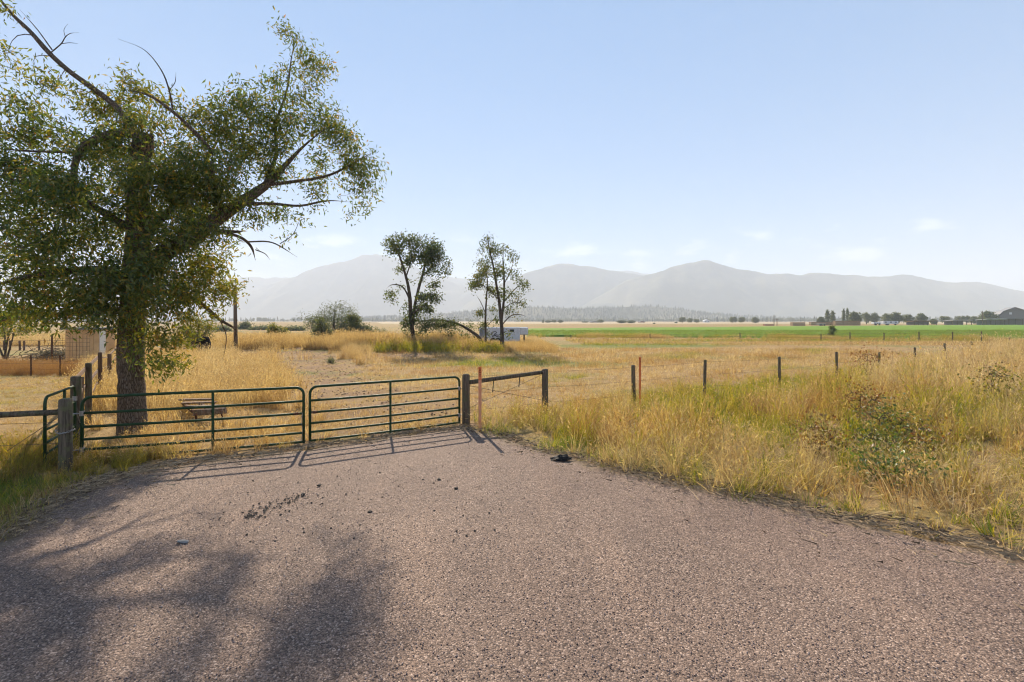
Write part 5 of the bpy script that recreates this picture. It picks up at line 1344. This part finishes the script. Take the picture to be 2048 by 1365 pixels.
def bale_stack(px0, px1, pyt, d, label, rows=3, mat='hay_brown'):
    a_ = at(px0, pyt, d); b_ = at(px1, pyt, d); W = b_[0] - a_[0]; n = max(3, int(W / 2.4)); w = W / n
    root = empty('hay_stack', ((a_[0] + b_[0]) / 2, d, 0), label, 'hay stack', 'hay stacks of the farm beyond the green field')
    hh = a_[2] / rows; me = None
    for rr_ in range(rows):
        for i in range(n):
            m = MB(); m.box((a_[0] + w * (i + .5) + random.uniform(-.05, .05), d + random.uniform(-.1, .1), hh * (rr_ + .5)), (w - .07, 2.4, hh - .06))
            m.build('bale', MATS[mat], root)
bale_stack(1583, 1608, 645.0, 260, 'smaller hay stack standing alone left of the farm')
bale_stack(1668, 1718, 642.0, 275, 'long high hay stack below the dark round tree')
bale_stack(1620, 1664, 644.5, 280, 'low hay stack just left of the long high one', 2)
bale_stack(1528, 1545, 649.0, 265, 'smallest reddish hay stack beside the two utility poles', 2, 'red_barn')
def van(px0, px1, pyt, d, label):
    a_ = at(px0, pyt, d); b_ = at(px1, pyt, d); W = b_[0] - a_[0]; zt = a_[2]
    root = empty('box_trailer', ((a_[0] + b_[0]) / 2, d, 0), label, 'trailer', 'white trailers parked at the farm')
    m = MB(); m.box(((a_[0] + b_[0]) / 2, d + 1.2, (zt + .9) / 2), (W, 2.4, zt - .9)); m.build('body', MATS['white_metal'], root, bevel=.08)
    for f_ in (.2, .32, .8):
        m = MB(); m.tube([(a_[0] + W * f_, d - .02, .5), (a_[0] + W * f_, d + .3, .5)], .5, 12); m.build('wheel', MATS['tyre_black'], root)
    for f_ in (.15, .5, .82):
        m = MB(); m.box((a_[0] + W * f_, d - .02, zt - .7), (W * .12, .05, .6)); m.build('window', MATS['glass_dark'], root)
van(1767, 1797, 642.5, 285, 'long white trailer in the middle of the farm')
van(1748, 1762, 645.0, 283, 'short white trailer left of the long white one')
van(1638, 1652, 648.3, 255, 'low white trailer before the low hay stack')
for px, top, lab in ((1548, 630, 'taller dark utility pole left of the farm'), (1554, 637, 'shorter utility pole close right of the taller one'), (1965, 622, 'thin utility pole beside the dark round farm tree')):
    q_ = at(px, top, 262); root = empty('utility_pole', (q_[0], 262, 0), lab, 'utility pole', 'utility poles at the farm')
    m = MB(); m.tube([(q_[0], 262, -.3), (q_[0], 262, q_[2])], [.2, .14], 8); m.build('pole', MATS['pole_wood'], root)
    m = MB(); m.box((q_[0], 261.8, q_[2] - .7), (2.2, .12, .14)); m.build('crossarm', MATS['pole_wood'], root)
# second fence between pasture and crop
root = empty('field_fence', at(1600, 680, 70) * (1, 1, 0), 'thin distant post fence along the edge of the green field', 'fence')
pts = []
for px, top, d_ in ((1142, 671, 73), (1300, 668, 73), (1480, 666, 72), (1642, 668, 71), (1700, 665, 71), (1768, 666, 71), (1838, 664, 71), (1905, 664, 70), (1963, 663, 66)):
    d_ -= 10 * max(0, (px - 1142) / 900); q_ = at(px, top, d_); m = MB(); m.tube([(q_[0], d_, -.2), (q_[0], d_, q_[2])], .07, 6); m.build('post', MATS['post_dark'], root); pts.append((q_[0], d_, q_[2] - .15))
m = MB(); wire(m, pts, .012); m.build('wire', MATS['wire_rust'], root)
m = MB(); wire(m, [(a_, b_, c_ - .4) for a_, b_, c_ in pts], .012); m.build('wire', MATS['wire_rust'], root)

# ---- far trees: protos with trunk and crown, copied
def proto(kind, seed):
    r = np.random.default_rng(seed)
    if kind == 'round': bl = [(0, 0, .62, .42, .36, 1), (-.22, .1, .5, .3, .28, 1), (.24, -.1, .52, .3, .28, 1), (.05, .1, .8, .26, .2, .9), (0, 0, .3, .34, .22, .8)]
    elif kind == 'poplar': bl = [(0, 0, .35, .17, .28, 1), (.02, 0, .62, .15, .25, 1), (0, .02, .86, .09, .15, .8)]
    else: bl = [(-.25, 0, .45, .26, .3, 1), (.22, .1, .5, .28, .32, 1), (0, -.1, .7, .3, .25, .7), (.3, 0, .8, .14, .16, .5), (-.3, 0, .74, .16, .16, .5)]
    P = []
    for (bx_, by_, bz_, br_, bh_, w_) in bl:
        k = int(420 * w_ * (br_ / .3)); q = r.normal(size=(k, 3)); q /= np.linalg.norm(q, axis=1, keepdims=True); q *= (r.uniform(size=k) ** .4)[:, None]
        q = q + .12 * np.sin(q * 9 + seed)
        P.append(q * (br_, br_, bh_) + (bx_, by_, bz_))
    P = np.concatenate(P); n = len(P)
    V, F, rn, hu = leaves_mesh(P, r.normal(size=(n, 3)), np.full(n, .10) * r.uniform(.6, 1.3, n), np.full(n, .065), np.clip(r.normal(.05, .08, n), 0, 1), r)
    cr = np_mesh('crown', V, F, {'rnd': rn, 'hue': hu})
    m = MB(); m.tube([(0, 0, -.03), (.01, 0, .25), (-.01, 0, .6)], [.035, .028, .01], 6)
    for k in range(4):
        a_ = r.uniform(0, 6.28); m.tube([(0, 0, .2 + .08 * k), (.2 * math.cos(a_), .2 * math.sin(a_), .45 + .08 * k)], [.014, .004], 4)
    tm = bpy.data.meshes.new('trunk'); tm.from_pydata(np.concatenate(m.V).tolist(), [], m.F); tm.materials.append(MATS['bark_field']); cr.materials.append(MATS['leaf_grey'])
    return tm, cr
PR = {(k, s): proto(k, s) for k in ('round', 'poplar', 'loose') for s in (1, 2)}
def far_tree(px, top, base_, d, wpx, kind, v, label, group):
    q_ = at(px, top, d); h_ = q_[2]; sx = wpx / FPX * d / {'round': .95, 'poplar': .42, 'loose': 1.0}[kind]
    root = empty('farm_tree' if 'farm' in group else 'valley_tree', (q_[0], d, 0), label, 'tree', group)
    root.scale = (sx, sx, h_); root.rotation_euler = (0, 0, v * 1.7)
    tm, cr = PR[(kind, v % 2 + 1)]
    link('trunk', tm, None, root); o = link('crown', cr, None, root); o['kind'] = 'stuff'
    return root
GF_ = 'trees round the farm'; GV_ = 'trees scattered over the valley floor'
for i, (px, top, wpx, d, kind, lab) in enumerate((
    (1655, 620, 12, 330, 'poplar', 'pale poplar, left one of the pair over the low hay stack'), (1666, 622, 11, 335, 'poplar', 'pale poplar, right one of the pair over the low hay stack'),
    (1642, 634, 14, 320, 'round', 'small round tree left of the poplar pair'), (1687, 618, 8, 340, 'poplar', 'thin tall poplar left of the dark round tree'), (1695, 617, 8, 342, 'poplar', 'thin tall poplar touching the dark round tree'),
    (1711, 624, 24, 300, 'round', 'dark dense round tree above the long hay stack'), (1733, 624, 22, 360, 'loose', 'hazy loose tree right of the dark round tree'), (1748, 626, 16, 365, 'round', 'hazy tree behind the short white trailer'),
    (1772, 626, 22, 320, 'loose', 'leafy farm tree left above the long white trailer'), (1792, 625, 22, 322, 'round', 'leafy farm tree right above the long white trailer'), (1815, 628, 24, 325, 'loose', 'broad farm tree right of the long white trailer'),
    (1842, 627, 18, 328, 'round', 'tall round tree above the brown feed shed'), (1868, 638, 14, 315, 'round', 'low tree at the right end of the brown feed shed'), (1890, 632, 22, 350, 'loose', 'pale loose tree left of the pale lean-to'),
    (1925, 631, 26, 370, 'loose', 'hazy wide tree above the pale lean-to'), (1950, 633, 18, 360, 'round', 'hazy tree between the lean-to and the dark farm tree'), (1978, 623, 30, 305, 'round', 'large dark round tree left of the grey barn'), (2010, 628, 24, 400, 'loose', 'hazy tree behind the grey barn roof'))):
    far_tree(px, top, 0, d, wpx, kind, i, lab, GF_)
for i, (px, top, wpx, d, kind, lab) in enumerate((
    (1086, 640, 6, 560, 'poplar', 'first small poplar right of the white trailer nose'), (1096, 641, 12, 560, 'round', 'second hazy tree right of the white trailer'), (1108, 640, 12, 565, 'loose', 'third hazy tree right of the white trailer'), (1121, 640, 11, 560, 'round', 'last hazy tree of the row right of the white trailer'),
    (1170, 643, 16, 620, 'round', 'low hazy tree left of the small far house'), (1201, 640, 16, 600, 'round', 'hazy round tree right of the small far house'), (1244, 641, 20, 470, 'round', 'greener round tree, left half of the twin clump in mid valley'), (1262, 641, 20, 472, 'round', 'greener round tree, right half of the twin clump in mid valley'),
    (1365, 634, 14, 500, 'loose', 'ragged tree, left of the three ragged trees in mid valley'), (1380, 636, 14, 505, 'loose', 'ragged tree, middle of the three ragged trees in mid valley'), (1393, 638, 12, 505, 'loose', 'ragged tree, right of the three ragged trees in mid valley'),
    (1466, 633, 16, 480, 'loose', 'ragged grey tree, first of the pair left of the utility poles'), (1484, 634, 16, 480, 'loose', 'ragged grey tree, second of the pair left of the utility poles'), (1511, 635, 16, 470, 'round', 'round grey tree nearest the utility poles on the left'), (1352, 644, 6, 480, 'round', 'tiny bush left of the three ragged trees'), (1308, 646, 6, 400, 'round', 'tiny lone bush in the pale field in mid valley'))):
    far_tree(px, top, 0, d, wpx, kind, i + 3, lab, GV_)
def house(px, w, top, d, wallm, roofm, lab):
    q_ = at(px, top, d); W = w / FPX * d; root = empty('farmhouse', (q_[0], d, 0), lab, 'house', 'small houses far across the valley')
    h_ = q_[2]; m = MB(); gable(m, q_[0], d, W, W * .7, h_ * .62, h_ * .36); m.build('wall', MATS[wallm], root)
    m = MB()
    for s_ in (-1, 1):
        a_ = np.array([q_[0], d - .4, h_ + .05]); b_ = np.array([q_[0] + s_ * (W / 2 + .5), d - .4, h_ * .58])
        m.add(np.array([a_, b_, b_ + (0, W * .7 + .8, 0), a_ + (0, W * .7 + .8, 0), a_ + (0, 0, .3), b_ + (0, 0, .3), b_ + (0, W * .7 + .8, .3), a_ + (0, W * .7 + .8, .3)]), [(0, 1, 2, 3), (4, 7, 6, 5), (0, 4, 5, 1), (1, 5, 6, 2), (2, 6, 7, 3)])
    m.build('roof', MATS[roofm], root)
    for f_ in (-.25, .25): m = MB(); m.box((q_[0] + W * f_, d - .03, h_ * .32), (W * .16, .06, h_ * .2)); m.build('window', MATS['glass_dark'], root)
house(1190, 18, 643, 640, 'barn_wall', 'roof_grey', 'grey far farmhouse right of the mid valley, left of the twin trees')
house(1284, 12, 643, 640, 'red_barn', 'roof_grey', 'small brown far farmhouse right of the twin green trees')
house(1414, 11, 640, 700, 'white_metal', 'white_metal', 'small pale far farmhouse right of the three ragged trees')
house(430, 20, 658, 170, 'barn_wall', 'roof_grey', 'small grey shed roof far behind, left of the bare pole')

# ---- far woods: too many to count, one mass each
def cone(seed):
    m = MB(); m.tube([(0, 0, 0), (0, 0, .12)], [.03, .03], 4)
    for k in range(4):
        z0 = .08 + .22 * k; m.tube([(0, 0, z0), (0, 0, z0 + .36)], [.20 * (1 - k * .21), .004], 7, noise=.25, seed=seed + k)
    me = bpy.data.meshes.new('conifer'); me.from_pydata(np.concatenate(m.V).tolist(), [], m.F); return me
CN = [cone(i) for i in range(3)]
wood_protos = CN + [m_.copy() for m_ in (PR[('round', 1)][1], PR[('loose', 2)][1])]
P_ = []; S_ = []; I_ = []
def wood(px0, px1, d0, d1, n, h0, h1, broad=.3, base=None):
    for i in range(n):
        d_ = random.uniform(d0, d1); x_ = (random.uniform(px0, px1) - 1024) / FPX * d_; b_ = random.random() < broad
        z_ = 0.0 if base is None else base(x_, d_)
        P_.append((x_, d_, z_)); hh = random.uniform(h0, h1) * (.75 if b_ else 1); I_.append(random.choice((3, 4)) if b_ else random.choice((0, 1, 2))); w_ = hh * random.uniform(.8, 1.5); S_.append((w_, w_, hh))
wood(1030, 1640, 1350, 1800, 1000, 6, 15, .65)
wood(1400, 2600, 1100, 1600, 1200, 6, 15, .65)
wood(-1200, 900, 1300, 1800, 1000, 6, 18, .6)
wood(700, 1080, 1200, 1700, 160, 5, 14, .7)
# trees of the forested hill: sit on its surface
hv = np.empty(len(hill.data.vertices) * 3, np.float32); hill.data.vertices.foreach_get('co', hv); hv = hv.reshape(-1, 3)
sel = hv[(hv[:, 1] < 2080) & (hv[:, 2] > 8)]
for i in range(2600):
    v_ = sel[random.randrange(len(sel))]; P_.append((v_[0] + random.uniform(-6, 6), v_[1] + random.uniform(-5, 5), v_[2] - 2)); hh = random.uniform(7, 14); S_.append((hh * 1.6, hh * 1.6, hh)); I_.append(random.choice((0, 1, 2)))
n_ = len(P_)
make_scatter('far_woods', np.array(P_), np.stack([np.zeros(n_), np.zeros(n_), rng.uniform(0, 6, n_)], 1), np.array(S_), np.array(I_), {}, wood_protos, MATS['conifer_dark'], 'hazy far-off woods along the foot of the mountains')

# ------------------------------------------------------------------ smoky valley air
HAZE = 2.9e-4
t = NT('haze_air')
pv = t.n('ShaderNodeVolumePrincipled')
pv.inputs['Color'].default_value = (0.80, 0.88, 1.0, 1)
pv.inputs['Density'].default_value = HAZE
pv.inputs['Anisotropy'].default_value = 0.05
t.t.links.new(pv.outputs[0], t.out.inputs['Volume'])
m = MB(); m.box((0, 0, 345), (18200, 18200, 694)); o = m.build('haze', MATS['haze_air'])
o.data.update()
tag(o, 'pale smoky haze filling the whole valley', kind='stuff')
